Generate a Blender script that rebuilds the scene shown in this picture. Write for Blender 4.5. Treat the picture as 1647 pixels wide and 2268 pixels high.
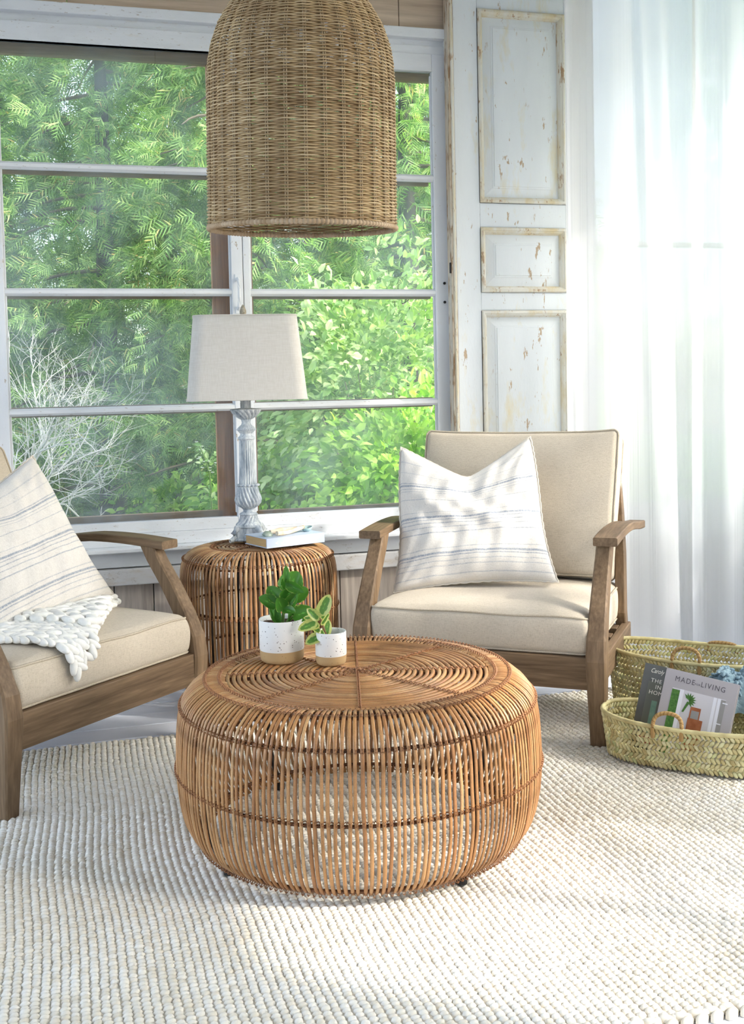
import bpy, math, random
import numpy as np
from math import pi, sin, cos, tan, radians, sqrt, exp, atan2
from mathutils import Vector, Matrix, Euler
random.seed(7); R_ = np.random.RandomState(7)
S = bpy.context.scene; COL = S.collection
for o in list(bpy.data.objects): bpy.data.objects.remove(o)

# ------------------------------------------------------------------ camera
FPX = 2450.0; PITCH = radians(3.0); ROLL = radians(1.26); CAMZ = 1.12
cam_d = bpy.data.cameras.new('camera'); cam = bpy.data.objects.new('camera', cam_d); COL.objects.link(cam)
cam_d.sensor_fit = 'HORIZONTAL'; cam_d.sensor_width = 36.0; cam_d.lens = FPX/1647*36.0
SHPX = 850-(1134-FPX*tan(PITCH))
cam_d.shift_y = SHPX/1647.0
cam_d.clip_start = 0.05; cam_d.clip_end = 200
_fw = Vector((0, cos(PITCH), -sin(PITCH))); _up0 = Vector((1, 0, 0)).cross(_fw)
_up = Vector((1, 0, 0))*sin(ROLL)+_up0*cos(ROLL); _rt = _fw.cross(_up)
cam.matrix_world = Matrix(((_rt.x, _up.x, -_fw.x, 0), (_rt.y, _up.y, -_fw.y, 0), (_rt.z, _up.z, -_fw.z, CAMZ), (0, 0, 0, 1)))
S.camera = cam
def at(px, py, Y):
    """world point seen at photo pixel (px, py) at depth y = Y"""
    d = _fw+_rt*((px-823.5)/FPX)-_up*((py-1134-SHPX)/FPX)
    return Vector((0, 0, CAMZ))+d*(Y/d.y)
def atz(px, py, z):
    d = _fw+_rt*((px-823.5)/FPX)-_up*((py-1134-SHPX)/FPX)
    return Vector((0, 0, CAMZ))+d*((z-CAMZ)/d.z)

# ------------------------------------------------------------------ light
S.view_settings.view_transform = 'Standard'; S.view_settings.look = 'None'
S.view_settings.gamma = 1.0; S.view_settings.use_curve_mapping = False
S.view_settings.exposure = 0.38
W = bpy.data.worlds.new('sky'); S.world = W; W.use_nodes = True
wn = W.node_tree; wn.nodes.clear()
wo = wn.nodes.new('ShaderNodeOutputWorld'); wb = wn.nodes.new('ShaderNodeBackground'); sk = wn.nodes.new('ShaderNodeTexSky')
sk.sky_type = 'NISHITA'; sk.sun_disc = False; sk.sun_elevation = radians(35); sk.sun_rotation = radians(110)
sk.air_density = 1.0; sk.dust_density = 2.5; sk.ozone_density = 1.0
hs = wn.nodes.new('ShaderNodeHueSaturation'); hs.inputs['Saturation'].default_value = 0.60
wn.links.new(sk.outputs[0], hs.inputs['Color']); wn.links.new(hs.outputs[0], wb.inputs[0]); wn.links.new(wb.outputs[0], wo.inputs[0])
wb.inputs[1].default_value = 0.80
S.cycles.max_bounces = 8; S.cycles.diffuse_bounces = 4; S.cycles.glossy_bounces = 3; S.cycles.transmission_bounces = 4; S.cycles.transparent_max_bounces = 12
sun_d = bpy.data.lights.new('sun', 'SUN'); sun_d.energy = 3.7; sun_d.angle = radians(1.6); sun_d.color = (1.0, 0.94, 0.84)
sun = bpy.data.objects.new('sun', sun_d); COL.objects.link(sun)
_s = Vector((-cos(radians(20)), sin(radians(20)), -tan(radians(35)))).normalized()
sun.rotation_euler = _s.to_track_quat('-Z', 'Y').to_euler(); sun.location = (6, -2, 6)

# ------------------------------------------------------------------ mesh helpers
class MB:
    def __init__(s): s.v = []; s.q = []; s.t = []; s.uv = []; s.n = 0
    def add(s, v, q=None, t=None, uv=None):
        v = np.asarray(v, float).reshape(-1, 3)
        if q is not None and len(q): s.q.append(np.asarray(q, int).reshape(-1, 4)+s.n)
        if t is not None and len(t): s.t.append(np.asarray(t, int).reshape(-1, 3)+s.n)
        s.v.append(v); s.uv.append(np.zeros((len(v), 2)) if uv is None else np.asarray(uv, float).reshape(-1, 2))
        s.n += len(v); return s
    def grid(s, P, cu=False, cv=False, uv=None):
        a, b = P.shape[:2]; idx = np.arange(a*b).reshape(a, b)
        if cu: idx = np.vstack([idx, idx[:1]])
        if cv: idx = np.hstack([idx, idx[:, :1]])
        q = np.stack([idx[:-1, :-1], idx[1:, :-1], idx[1:, 1:], idx[:-1, 1:]], -1).reshape(-1, 4)
        return s.add(P.reshape(-1, 3), q=q, uv=None if uv is None else uv.reshape(-1, 2))
    def poly(s, pts):      # small convex fan
        n = len(pts); return s.add(pts, t=[(0, i, i+1) for i in range(1, n-1)])
    def box(s, x0, x1, y0, y1, z0, z1, b=0.0, f=None):
        h = np.array([(x1-x0)/2, (y1-y0)/2, (z1-z0)/2]); c = np.array([(x0+x1)/2, (y0+y1)/2, (z0+z1)/2])
        if b <= 0:
            v = np.array([(x, y, z) for x in (-1, 1) for y in (-1, 1) for z in (-1, 1)])*h+c
            q = [(0, 1, 3, 2), (4, 6, 7, 5), (0, 4, 5, 1), (2, 3, 7, 6), (0, 2, 6, 4), (1, 5, 7, 3)]
            if f: v = f(v)
            return s.add(v, q=q)
        return s.rbox(h, b, 0, 1, c, f)
    def rbox(s, h, r, nmid=0, nr=1, c=(0, 0, 0), f=None):
        """rounded box, grid on six faces"""
        h = np.asarray(h, float); r = min(r, h.min()*.999)
        L = []
        for k in range(3):
            e = [h[k]-r*(1-i/nr) for i in range(nr+1)] if nr else [h[k]]
            mid = list(np.linspace(-(h[k]-r), h[k]-r, nmid+2))[1:-1] if nmid else []
            L.append(np.array([-x for x in e[::-1]]+mid+e))
        for ax in range(3):
            a, b = [(1, 2), (2, 0), (0, 1)][ax]
            for sg in (-1, 1):
                A, B = np.meshgrid(L[a], L[b], indexing='ij')
                P = np.zeros(A.shape+(3,)); P[..., a] = A; P[..., b] = B; P[..., ax] = sg*h[ax]
                I = np.clip(P, -(h-r), h-r); D = P-I; n = np.linalg.norm(D, axis=-1, keepdims=True); P = I+D/np.maximum(n, 1e-9)*r
                P = P+np.asarray(c)
                if f is not None: P = f(P.reshape(-1, 3)).reshape(P.shape)
                if sg < 0: P = P[::-1]
                s.grid(P)
        return s
    def tube(s, path, r, n=6, close=False, cap=True, flat=1.0, up=(0, 0, 1)):
        P = np.asarray(path, float); m = len(P)
        r = np.broadcast_to(np.asarray(r, float), (m,))
        if close: T = np.roll(P, -1, 0)-np.roll(P, 1, 0)
        else: T = np.gradient(P, axis=0)
        T /= np.maximum(np.linalg.norm(T, axis=1, keepdims=True), 1e-12)
        U = np.tile(np.asarray(up, float), (m, 1))
        bad = np.abs((U*T).sum(1)) > .95
        U[bad] = (1, 0.02, 0) if abs(up[0]) < .9 else (0, 1, 0)
        N = np.cross(T, U); N /= np.linalg.norm(N, axis=1, keepdims=True); B = np.cross(N, T)
        a = np.arange(n)*2*pi/n
        G = P[:, None]+r[:, None, None]*(N[:, None]*np.cos(a)[None, :, None]+flat*B[:, None]*np.sin(a)[None, :, None])
        base = s.n
        s.grid(G, cu=close, cv=True)
        if cap and not close:
            s.add(P[:1]); s.add(P[-1:])
            i = np.arange(n)
            s.t.append(np.stack([np.full(n, base+m*n), base+(i+1) % n, base+i], 1)); s.t.append(np.stack([np.full(n, base+m*n+1), base+(m-1)*n+i, base+(m-1)*n+(i+1) % n], 1))
        return s
    def ringtube(s, phi, R, Z, r, n=5, c=(0, 0), flat=1.0, close=False):
        """tube whose path is (R,Z) over angle phi; cross-section in the radial-z plane"""
        a = np.arange(n)*2*pi/n+pi/n
        rr = R[:, None]+r*flat*np.cos(a)[None]; zz = Z[:, None]+r*np.sin(a)[None]
        G = np.stack([c[0]+rr*np.cos(phi)[:, None], c[1]+rr*np.sin(phi)[:, None], zz], -1)
        return s.grid(G, cu=close, cv=True)
    def lathe(s, prof, n=32, c=(0, 0, 0), mod=None, cap=True):
        prof = np.asarray(prof, float); ph = np.arange(n)*2*pi/n
        G = np.zeros((len(prof), n, 3))
        rad = np.repeat(prof[:, :1], n, 1)
        if mod is not None: rad = mod(rad, prof[:, 1:2], ph[None])
        G[..., 0] = c[0]+rad*np.cos(ph); G[..., 1] = c[1]+rad*np.sin(ph); G[..., 2] = c[2]+prof[:, 1:2]
        G = G.transpose(1, 0, 2)
        return s.grid(G, cu=True)
    def loft(s, secs):
        """secs: list of (center, halfx, halfy) rectangles in xy, chamfered; stacked into a solid"""
        G = []
        for c, hx, hy in secs:
            b = min(hx, hy)*.22
            p = [(-hx+b, -hy), (hx-b, -hy), (hx, -hy+b), (hx, hy-b), (hx-b, hy), (-hx+b, hy), (-hx, hy-b), (-hx, -hy+b)]
            G.append([(c[0]+x, c[1]+y, c[2]) for x, y in p])
        G = np.array(G); base = s.n; m = len(G)
        s.grid(G, cv=True)
        i = np.arange(1, 7)
        s.t.append(np.stack([np.full(6, base), base+i+1, base+i], 1)); s.t.append(np.stack([np.full(6, base+(m-1)*8), base+(m-1)*8+i, base+(m-1)*8+i+1], 1))
        return s
    def mesh(s, name, smooth=False):
        me = bpy.data.meshes.new(name)
        v = np.concatenate(s.v); q = np.concatenate(s.q) if s.q else np.zeros((0, 4), int); t = np.concatenate(s.t) if s.t else np.zeros((0, 3), int)
        me.vertices.add(len(v)); me.vertices.foreach_set('co', v.astype(np.float32).ravel())
        loops = np.concatenate([q.ravel(), t.ravel()]).astype(np.int32)
        st = np.concatenate([np.arange(len(q))*4, len(q)*4+np.arange(len(t))*3]).astype(np.int32)
        me.loops.add(len(loops)); me.loops.foreach_set('vertex_index', loops)
        me.polygons.add(len(st)); me.polygons.foreach_set('loop_start', st)
        me.polygons.foreach_set('use_smooth', np.full(len(st), smooth))
        uv = np.concatenate(s.uv)
        if uv.any():
            l = me.uv_layers.new(name='uv'); l.data.foreach_set('uv', uv[loops].astype(np.float32).ravel())
        me.update(calc_edges=True); me.validate()
        return me
    def build(s, name, mat, parent=None, smooth=False):
        me = s.mesh(name, smooth); me.materials.append(mat)
        return link(name, me, parent)
def link(name, me, parent=None):
    o = bpy.data.objects.new(name, me); COL.objects.link(o)
    if parent is not None: o.parent = parent
    return o
def empty(name, loc=(0, 0, 0), rz=0.0, rot=None):
    o = bpy.data.objects.new(name, None); COL.objects.link(o); o.location = loc
    o.rotation_euler = rot if rot is not None else (0, 0, rz); o.empty_display_size = .05; return o
def tag(o, label=None, cat=None, group=None, kind=None):
    if label: o['label'] = label
    if cat: o['category'] = cat
    if group: o['group'] = group
    if kind: o['kind'] = kind
    return o
HA = radians(16)          # the house axes are turned 16 degrees from the view
def house(o): o.rotation_euler = (0, 0, HA); return o
def H2W(u, v, z=0.0): return Vector((u*cos(HA)-v*sin(HA), u*sin(HA)+v*cos(HA), z))
def struct(name, mb, mat, kids=False):
    o = house(mb.build(name, mat)) if mb is not None else house(empty(name)); o['kind'] = 'structure'; return o
def text(name, body, size, mat, parent, loc, rot=(0, 0, 0), ext=.0002, sx=1.0, spacing=1.0, align='LEFT', shear=0.0):
    c = bpy.data.curves.new(name, 'FONT'); c.body = body; c.size = size; c.extrude = ext; c.space_character = spacing; c.align_x = align; c.shear = shear
    c.materials.append(mat); o = bpy.data.objects.new(name, c); COL.objects.link(o); o.parent = parent
    me = bpy.data.meshes.new_from_object(o.evaluated_get(bpy.context.evaluated_depsgraph_get())); bpy.data.objects.remove(o); o = link(name, me, parent)
    if not me.materials: me.materials.append(mat)
    o.location = loc; o.rotation_euler = rot; o.scale = (sx, 1, 1); return o

# ------------------------------------------------------------------ materials
def nodes(name):
    m = bpy.data.materials.new(name); m.use_nodes = True; nt = m.node_tree
    b = nt.nodes['Principled BSDF']; return m, nt, b
def N(nt, typ, **kw):
    n = nt.nodes.new('ShaderNode'+typ)
    for k, v in kw.items():
        if k in n.inputs: n.inputs[k].default_value = v
        else: setattr(n, k, v)
    return n
def coords(nt, scale=(1, 1, 1), kind='Object'):
    tc = N(nt, 'TexCoord'); mp = N(nt, 'Mapping'); mp.inputs['Scale'].default_value = scale
    nt.links.new(tc.outputs[kind], mp.inputs[0]); return mp.outputs[0]
def ramp(nt, fac, stops, interp='LINEAR'):
    r = N(nt, 'ValToRGB'); e = r.color_ramp; e.interpolation = interp
    while len(e.elements) < len(stops): e.elements.new(1.0)
    for el, (p, c) in zip(e.elements, stops): el.position = p; el.color = tuple(c)+((1,) if len(c) == 3 else ())
    nt.links.new(fac, r.inputs[0]); return r.outputs[0]
def noise(nt, vec, scale, detail=3.0, rough=.5):
    n = N(nt, 'TexNoise'); n.inputs['Scale'].default_value = scale; n.inputs['Detail'].default_value = detail; n.inputs['Roughness'].default_value = rough
    nt.links.new(vec, n.inputs['Vector']); return n.outputs['Fac']
def bump(nt, b, fac, strength, dist=.002):
    n = N(nt, 'Bump'); n.inputs['Strength'].default_value = strength; n.inputs['Distance'].default_value = dist
    nt.links.new(fac, n.inputs['Height'])
    nt.links.new(n.outputs[0], b.inputs['Normal']); return n
def mixc(nt, fac, a, b, mode='MIX'):
    n = N(nt, 'Mix', data_type='RGBA'); n.blend_type = mode
    for sock, val in ((n.inputs[0], fac), (n.inputs[6], a), (n.inputs[7], b)):
        if hasattr(val, 'links') or isinstance(val, bpy.types.NodeSocket): nt.links.new(val, sock)
        elif isinstance(val, (int, float)): sock.default_value = val
        else: sock.default_value = tuple(val)+(1,)
    return n.outputs[2]
def math_(nt, op, a, b=0.0, clamp=False):
    n = N(nt, 'Math', operation=op); n.use_clamp = clamp
    for i, val in enumerate((a, b)):
        if isinstance(val, bpy.types.NodeSocket): nt.links.new(val, n.inputs[i])
        else: n.inputs[i].default_value = val
    return n.outputs[0]
def plain(name, col, rough=.6, col2=None, scale=20, bmp=0.0, sc=(1, 1, 1), spec=.3, metal=0.0, bdist=.002, detail=3, lo=.35, hi=.65):
    m, nt, b = nodes(name); b.inputs['Base Color'].default_value = tuple(col)+(1,); b.inputs['Roughness'].default_value = rough
    b.inputs['Specular IOR Level'].default_value = spec; b.inputs['Metallic'].default_value = metal
    if col2 or bmp:
        v = coords(nt, sc); f = noise(nt, v, scale, detail)
        if col2: nt.links.new(ramp(nt, f, [(lo, col), (hi, col2)]), b.inputs['Base Color'])
        if bmp: bump(nt, b, f, bmp, bdist)
    return m
def wood(name, c1, c2, c3, axis, rough=.55, spec=.25, k=1.0):
    """grain runs along axis"""
    m, nt, b = nodes(name); sc = [1.0, 1.0, 1.0]; sc[axis] = .06
    v = coords(nt, sc); f = noise(nt, v, 120*k, 4, .6); g = noise(nt, v, 22*k, 3, .5)
    c = ramp(nt, g, [(.3, c1), (.55, c2), (.75, c3)]); c = mixc(nt, .45, c, ramp(nt, f, [(.35, [x*.55 for x in c1]), (.6, c2), (.8, [min(1, x*1.3) for x in c3])]))
    nt.links.new(c, b.inputs['Base Color']); b.inputs['Roughness'].default_value = rough; b.inputs['Specular IOR Level'].default_value = spec
    bump(nt, b, f, .25, .0015); return m
def cane(name, stops, rough=.38):
    m, nt, b = nodes(name)
    oi = N(nt, 'ObjectInfo'); c = ramp(nt, oi.outputs['Random'], stops)
    v = coords(nt, (1, 1, 1)); f = noise(nt, v, 14, 4, .6); g = noise(nt, v, 420, 2)
    c = mixc(nt, 1.0, c, ramp(nt, f, [(.3, (.62, .58, .52)), (.5, (1, 1, 1)), (.7, (1.18, 1.14, 1.0))]), 'MULTIPLY')
    c = mixc(nt, .5, c, ramp(nt, g, [(.3, (.7, .66, .6)), (.6, (1.05, 1.05, 1.05))]), 'MULTIPLY')
    nt.links.new(c, b.inputs['Base Color']); b.inputs['Roughness'].default_value = rough-.07; b.inputs['Specular IOR Level'].default_value = .5
    return m
def island(name, stops, rough=.5, spec=.3, extra=None, transl=0.0, tcol=None, bmp=0):
    """colour varies from island to island inside one mesh"""
    m, nt, b = nodes(name); g = N(nt, 'NewGeometry')
    c = ramp(nt, g.outputs['Random Per Island'], stops)
    if extra:
        v = coords(nt); f = noise(nt, v, extra[0], 3); c = mixc(nt, 1.0, c, ramp(nt, f, extra[1]), 'MULTIPLY')
    nt.links.new(c, b.inputs['Base Color']); b.inputs['Roughness'].default_value = rough; b.inputs['Specular IOR Level'].default_value = spec
    if bmp:
        v2 = coords(nt); bump(nt, b, noise(nt, v2, bmp, 3), .5, .002)
    if transl:
        t = N(nt, 'BsdfTranslucent'); mx = N(nt, 'MixShader'); mx.inputs[0].default_value = transl
        tc = mixc(nt, 1.0, c, tcol or (1.2, 1.4, .5), 'MULTIPLY'); nt.links.new(tc, t.inputs[0])
        out = nt.nodes['Material Output']; nt.links.new(b.outputs[0], mx.inputs[1]); nt.links.new(t.outputs[0], mx.inputs[2]); nt.links.new(mx.outputs[0], out.inputs[0])
    return m
def linen(name, c1, c2, k=1.0, stripes=None):
    m, nt, b = nodes(name)
    v1 = coords(nt, (1, 1, .12)); v2 = coords(nt, (.12, 1, 1)); v3 = coords(nt, (1, .12, 1))
    a = noise(nt, v1, 520*k, 2); d = noise(nt, v2, 520*k, 2); e = noise(nt, v3, 520*k, 2)
    s = math_(nt, 'ADD', math_(nt, 'ADD', a, d), e); s = math_(nt, 'MULTIPLY', s, .3333)
    big = noise(nt, coords(nt), 6, 3)
    c = ramp(nt, s, [(.38, c2), (.5, c1), (.64, [min(1, x*1.14) for x in c1])])
    c = mixc(nt, .35, c, ramp(nt, big, [(.3, c2), (.7, c1)]))
    if stripes:
        tc = N(nt, 'TexCoord'); sp = N(nt, 'SeparateXYZ'); nt.links.new(tc.outputs['UV'], sp.inputs[0])
        wob = noise(nt, coords(nt), 9, 2); t = math_(nt, 'ADD', sp.outputs[1], math_(nt, 'MULTIPLY', math_(nt, 'SUBTRACT', wob, .5), .012))
        fac = None
        for i in range(0, len(stripes), 7):
            ss = []
            for p, w, amt in stripes[i:i+7]: ss += [(p-w, (0, 0, 0)), (p-w*.4, (amt,)*3), (p+w*.4, (amt,)*3), (p+w, (0, 0, 0))]
            r = ramp(nt, t, ss); fac = r if fac is None else math_(nt, 'ADD', fac, r, True)
        brk = ramp(nt, s, [(.4, (1, 1, 1)), (.62, (.35, .35, .35))]); fac = math_(nt, 'MULTIPLY', fac, brk)
        c = mixc(nt, fac, c, (.20, .25, .34))
    nt.links.new(c, b.inputs['Base Color']); b.inputs['Roughness'].default_value = .9; b.inputs['Specular IOR Level'].default_value = .1
    if 'Sheen Weight' in b.inputs: b.inputs['Sheen Weight'].default_value = .15
    bump(nt, b, s, .55, .0016); return m
def chippy(name, base, ochre, chip, amt=.5, stain=.5, zs=.35, k=1.0):
    """old flaking paint: base coat, ochre stains, bare wood chips, long in z"""
    m, nt, b = nodes(name); v = coords(nt, (1, 1, zs)); v0 = coords(nt, (1, 1, 1))
    big = noise(nt, v, 5*k, 4, .6); mid = noise(nt, v, 34*k, 5, .62); sm = noise(nt, v, 130*k, 3, .6)
    c = ramp(nt, big, [(.3, [x*.93 for x in base]), (.6, base)])
    f1 = ramp(nt, noise(nt, v, 9*k, 5, .68), [(.62-stain*.16, (0, 0, 0)), (.78-stain*.12, (.75, .75, .75))])
    c = mixc(nt, f1, c, ochre)
    f2 = ramp(nt, math_(nt, 'ADD', math_(nt, 'MULTIPLY', mid, .7), math_(nt, 'MULTIPLY', sm, .3)), [(.615-amt*.08, (0, 0, 0)), (.635-amt*.08, (1, 1, 1))])
    f2 = math_(nt, 'MULTIPLY', f2, ramp(nt, noise(nt, v0, 7*k, 2), [(.42, (0, 0, 0)), (.55, (1, 1, 1))]))
    c = mixc(nt, f2, c, chip); nt.links.new(c, b.inputs['Base Color'])
    b.inputs['Roughness'].default_value = .6; b.inputs['Specular IOR Level'].default_value = .25
    bump(nt, b, math_(nt, 'SUBTRACT', sm, f2), .3, .002); return m

M_white = chippy('old white paint', (.80, .83, .87), (.74, .70, .60), (.45, .38, .30), .15, .1, .5)
M_whiteh = chippy('old white trim paint', (.80, .83, .86), (.72, .69, .62), (.50, .46, .42), .10, .12, 4.0)
M_floor = plain('painted floorboard', (.66, .70, .80), .45, (.76, .79, .87), 9, .2, (.15, 1, 1), .4)
M_gap = plain('dark gap', (.05, .05, .05), .9)
M_ply = wood('raw plywood', (.52, .40, .29), (.62, .50, .38), (.72, .60, .47), 0, .8, .1, .35)
M_plank = wood('bare wall plank', (.40, .34, .29), (.52, .46, .40), (.60, .54, .48), 2, .8, .1, .6)
M_raw = chippy('weathered rail', (.66, .66, .66), (.55, .48, .40), (.30, .26, .22), .8, .7, 3.0)
M_storm = wood('brown storm frame', (.46, .17, .055), (.56, .23, .085), (.62, .29, .13), 2, .6, .2)
M_stormh = wood('brown storm bar', (.34, .20, .11), (.42, .26, .15), (.50, .33, .21), 0, .7, .15)
M_door = chippy('chippy door paint', (.82, .86, .88), (.78, .69, .44), (.52, .40, .28), .22, .45, .3)
M_doorm = chippy('chippy moulding paint', (.78, .76, .68), (.68, .54, .27), (.45, .30, .18), .6, 1.1, .25, 1.4)
M_doore = chippy('door edge', (.70, .66, .58), (.55, .38, .20), (.34, .22, .13), 1.3, 1.3, .12, 1.6)
M_black = plain('black foot', (.02, .02, .02), .5)
M_metalk = plain('dark metal', (.03, .03, .03), .45, metal=.6)
CW = ((.135, .087, .050), (.215, .142, .083), (.30, .205, .125))
M_cw = [wood('chair wood %s' % a, *CW, i) for i, a in enumerate('xyz')]
M_linen = linen('cushion linen', (.60, .53, .43), (.45, .385, .295))
M_pipe = plain('piping', (.46, .39, .29), .9, (.56, .49, .39), 300)
_st = [(.456, .006, .7), (.418, .014, 1), (.367, .006, .7), (.329, .005, .5), (.203, .006, .7), (0, .005, .5), (-.076, .015, 1), (-.119, .006, .8), (-.17, .006, .8), (-.233, .006, .7), (-.316, .006, .8), (-.544, .005, .6), (-.613, .015, 1), (-.653, .006, .8), (-.72, .006, .6), (-.785, .006, .5), (.62, .006, .3), (.78, .01, .35), (-.9, .008, .5)]
_st = sorted([((t+1)/2, w*.66, min(1, a*1.15)) for t, w, a in _st])
M_pillow = linen('striped pillow linen', (.74, .71, .665), (.63, .59, .54), 1.0, stripes=_st)
M_pillow2 = M_pillow
M_seam = plain('pillow seam', (.62, .57, .50), .9)
M_wool = plain('cream chunky wool', (.86, .83, .76), .95, (.90, .88, .83), 40, .6, spec=.05, bdist=.004)
_cs = [(0, (.36, .165, .065)), (.3, (.44, .215, .085)), (.6, (.47, .245, .10)), (.85, (.52, .285, .125)), (1, (.58, .35, .17))]
M_cane = cane('rattan cane', _cs, .42)
M_cane2 = cane('pale rattan cane', [(0, (.33, .16, .07)), (.35, (.43, .22, .10)), (.7, (.53, .31, .15)), (1, (.62, .40, .21))], .42)
M_lash = plain('rattan lashing', (.24, .10, .04), .5, (.40, .19, .085), 160, spec=.4)
M_hoop = plain('dark rattan hoop', (.10, .045, .022), .5, (.17, .075, .035), 60)
M_wick = island('wicker', [(0, (.40, .27, .14)), (.5, (.53, .38, .21)), (1, (.68, .52, .32))], .5, .3, (9, [(.3, (.72, .66, .6)), (.6, (1.05, 1.05, 1.0))]))
M_wicks = island('wicker stake', [(0, (.36, .26, .15)), (1, (.50, .39, .24))], .5, .3)
M_shade = plain('linen lamp shade', (.62, .60, .565), .9, (.67, .65, .615), 260, .25, (1, 1, .1), .1, bdist=.0008)
M_pot = None
M_soil = plain('potting soil', (.035, .02, .012), 1, (.10, .06, .04), 90, 1.0, bdist=.006)
M_bookc = plain('pale blue book cover', (.50, .59, .74), .4, spec=.3)
M_page = plain('tan page edges', (.50, .34, .16), .8, (.60, .43, .22), 500, .4, (.02, .02, 1), .1)
M_pagew = plain('white page edges', (.75, .75, .78), .8)
M_letter = plain('white lettering', (.90, .92, .95), .6)
M_palm = island('palm leaf weave', [(0, (.52, .43, .22)), (.4, (.66, .60, .34)), (.75, (.74, .70, .46)), (1, (.56, .60, .32))], .55, .3, (30, [(.3, (.75, .7, .6)), (.6, (1.05, 1.05, 1.0))]))
M_rope = island('twisted palm rope', [(0, (.30, .17, .06)), (.5, (.42, .26, .10)), (1, (.52, .36, .17))], .6, .2)
M_blue = plain('blue knit', (.20, .30, .36), .95, (.32, .43, .49), 60, .9, spec=.05, bdist=.006)
M_rug = island('ivory wool loops', [(0, (.78, .73, .63)), (.3, (.83, .795, .715)), (1, (.88, .855, .79))], .95, .05, (2.2, [(.35, (.93, .91, .87)), (.6, (1, 1, 1))]))
M_jute = plain('rug backing', (.66, .60, .50), .95, (.74, .68, .58), 80)
M_ceil = plain('white ceiling', (.80, .80, .80), .8)
M_ext = plain('outer wall', (.75, .75, .73), .8)

# ------------------------------------------------------------------ the room (house axes u along the window wall, v out through it)
WV = 4.37                      # inner face of the window wall
FZ = -0.012                    # board tops; the rug's pile comes up to z = 0
floor = struct('floor', MB().box(-3.2, 3.2, -1.5, WV+.1, FZ-.06, FZ-.02), M_gap)
wpl = 0.128; me_pl = {}
for k in range(46):
    v0 = -1.5+k*wpl
    if v0 > WV: break
    key = k % 3
    if key not in me_pl:
        me_pl[key] = MB().box(-3.2, 3.2, .0022, wpl-.0022, -.02, 0, .0018).mesh('plank'); me_pl[key].materials.append(M_floor)
    o = link('plank', me_pl[key], floor); o.location = (0, v0, FZ+(.0008 if k % 3 else -.0006))
U0, U1 = -.16, 1.54            # glass edges of the pair of sashes
wall = struct('wall_back', MB().box(-3.2, -.30, WV, WV+.12, FZ, 3.05), M_ext)
def wpart(name, mb, mat, smooth=False): return mb.build(name, mat, wall, smooth)
for k in range(30):            # bare vertical boards under the sill
    u = -1.3+k*.15
    if u > 3.1: break
    wpart('board', MB().box(u+.002, u+.148, WV-.012, WV+.008, FZ, .40, .002), M_plank)
wpart('rail', MB().box(-1.6, 2.3, WV-.045, WV+.01, .365, .428, .004), M_raw)
wpart('apron_board', MB().box(-1.6, 1.72, WV-.022, WV+.02, .432, .492, .003), M_whiteh)
wpart('window_sill', MB().box(-1.6, 1.66, WV-.085, WV+.02, .496, .513, .004), M_whiteh)
wpart('sill_rail', MB().box(-1.6, 1.62, WV-.030, WV+.02, .513, .560, .003), M_whiteh)
wpart('wall_panel', MB().box(-1.6, 3.2, WV+.03, WV+.06, FZ, .56), M_ext)
wpart('header_rail', MB().box(-1.6, .66, WV-.012, WV+.03, 2.42, 2.489, .003), M_whiteh)
wpart('header_rail', MB().box(.66, 1.62, WV-.004, WV+.03, 2.462, 2.50, .003), M_whiteh)
wpart('header_groove', MB().box(-1.6, 1.62, WV+.004, WV+.03, 2.489, 2.53), M_whiteh)
wpart('header_trim', MB().box(-1.6, 1.62, WV-.035, WV+.03, 2.522, 2.562, .004), M_whiteh)
for i, (a, b_) in enumerate([(-1.6, .10), (.103, 1.40), (1.403, 2.25)]):
    wpart('upper_board', MB().box(a, b_, WV-.015, WV+.03, 2.562, 3.05, .002), M_ply)
wpart('corner_jamb', MB().box(1.595, 1.72, WV-.015, WV+.09, .4, 2.60, .004), M_whiteh)
wpart('outer_panel', MB().box(1.66, 2.25, WV+.02, WV+.12, FZ, 3.05), M_ext)
wpart('outer_panel', MB().box(2.25, 3.2, WV+.02, WV+.12, 2.98, 3.05), M_ext)

# glass: clear pane with faint dirt plus painted haze standing in for curtain reflections
M_glass, nt, b = nodes('window glass'); nt.nodes.remove(b); out = nt.nodes['Material Output']
tr = N(nt, 'BsdfTransparent'); tr.inputs[0].default_value = (.95, .975, .96, 1); gl = N(nt, 'BsdfGlossy'); gl.inputs['Roughness'].default_value = .004
fr = N(nt, 'Fresnel'); fr.inputs[0].default_value = 1.50; df = N(nt, 'BsdfDiffuse'); df.inputs[0].default_value = (.75, .85, .95, 1)
tl = N(nt, 'BsdfTranslucent'); tl.inputs[0].default_value = (.75, .85, .95, 1); dm = N(nt, 'MixShader'); nt.links.new(df.outputs[0], dm.inputs[1]); nt.links.new(tl.outputs[0], dm.inputs[2])
m1 = N(nt, 'MixShader'); nt.links.new(math_(nt, 'MULTIPLY', fr.outputs[0], 1.1), m1.inputs[0]); nt.links.new(tr.outputs[0], m1.inputs[1]); nt.links.new(gl.outputs[0], m1.inputs[2])
hz = ramp(nt, noise(nt, coords(nt, (1, 1, .7)), 3.2, 5, .62), [(.38, (.03, .03, .03)), (.70, (.22, .22, .22))])
m2 = N(nt, 'MixShader'); nt.links.new(hz, m2.inputs[0]); nt.links.new(m1.outputs[0], m2.inputs[1]); nt.links.new(dm.outputs[0], m2.inputs[2]); nt.links.new(m2.outputs[0], out.inputs[0])

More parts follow.
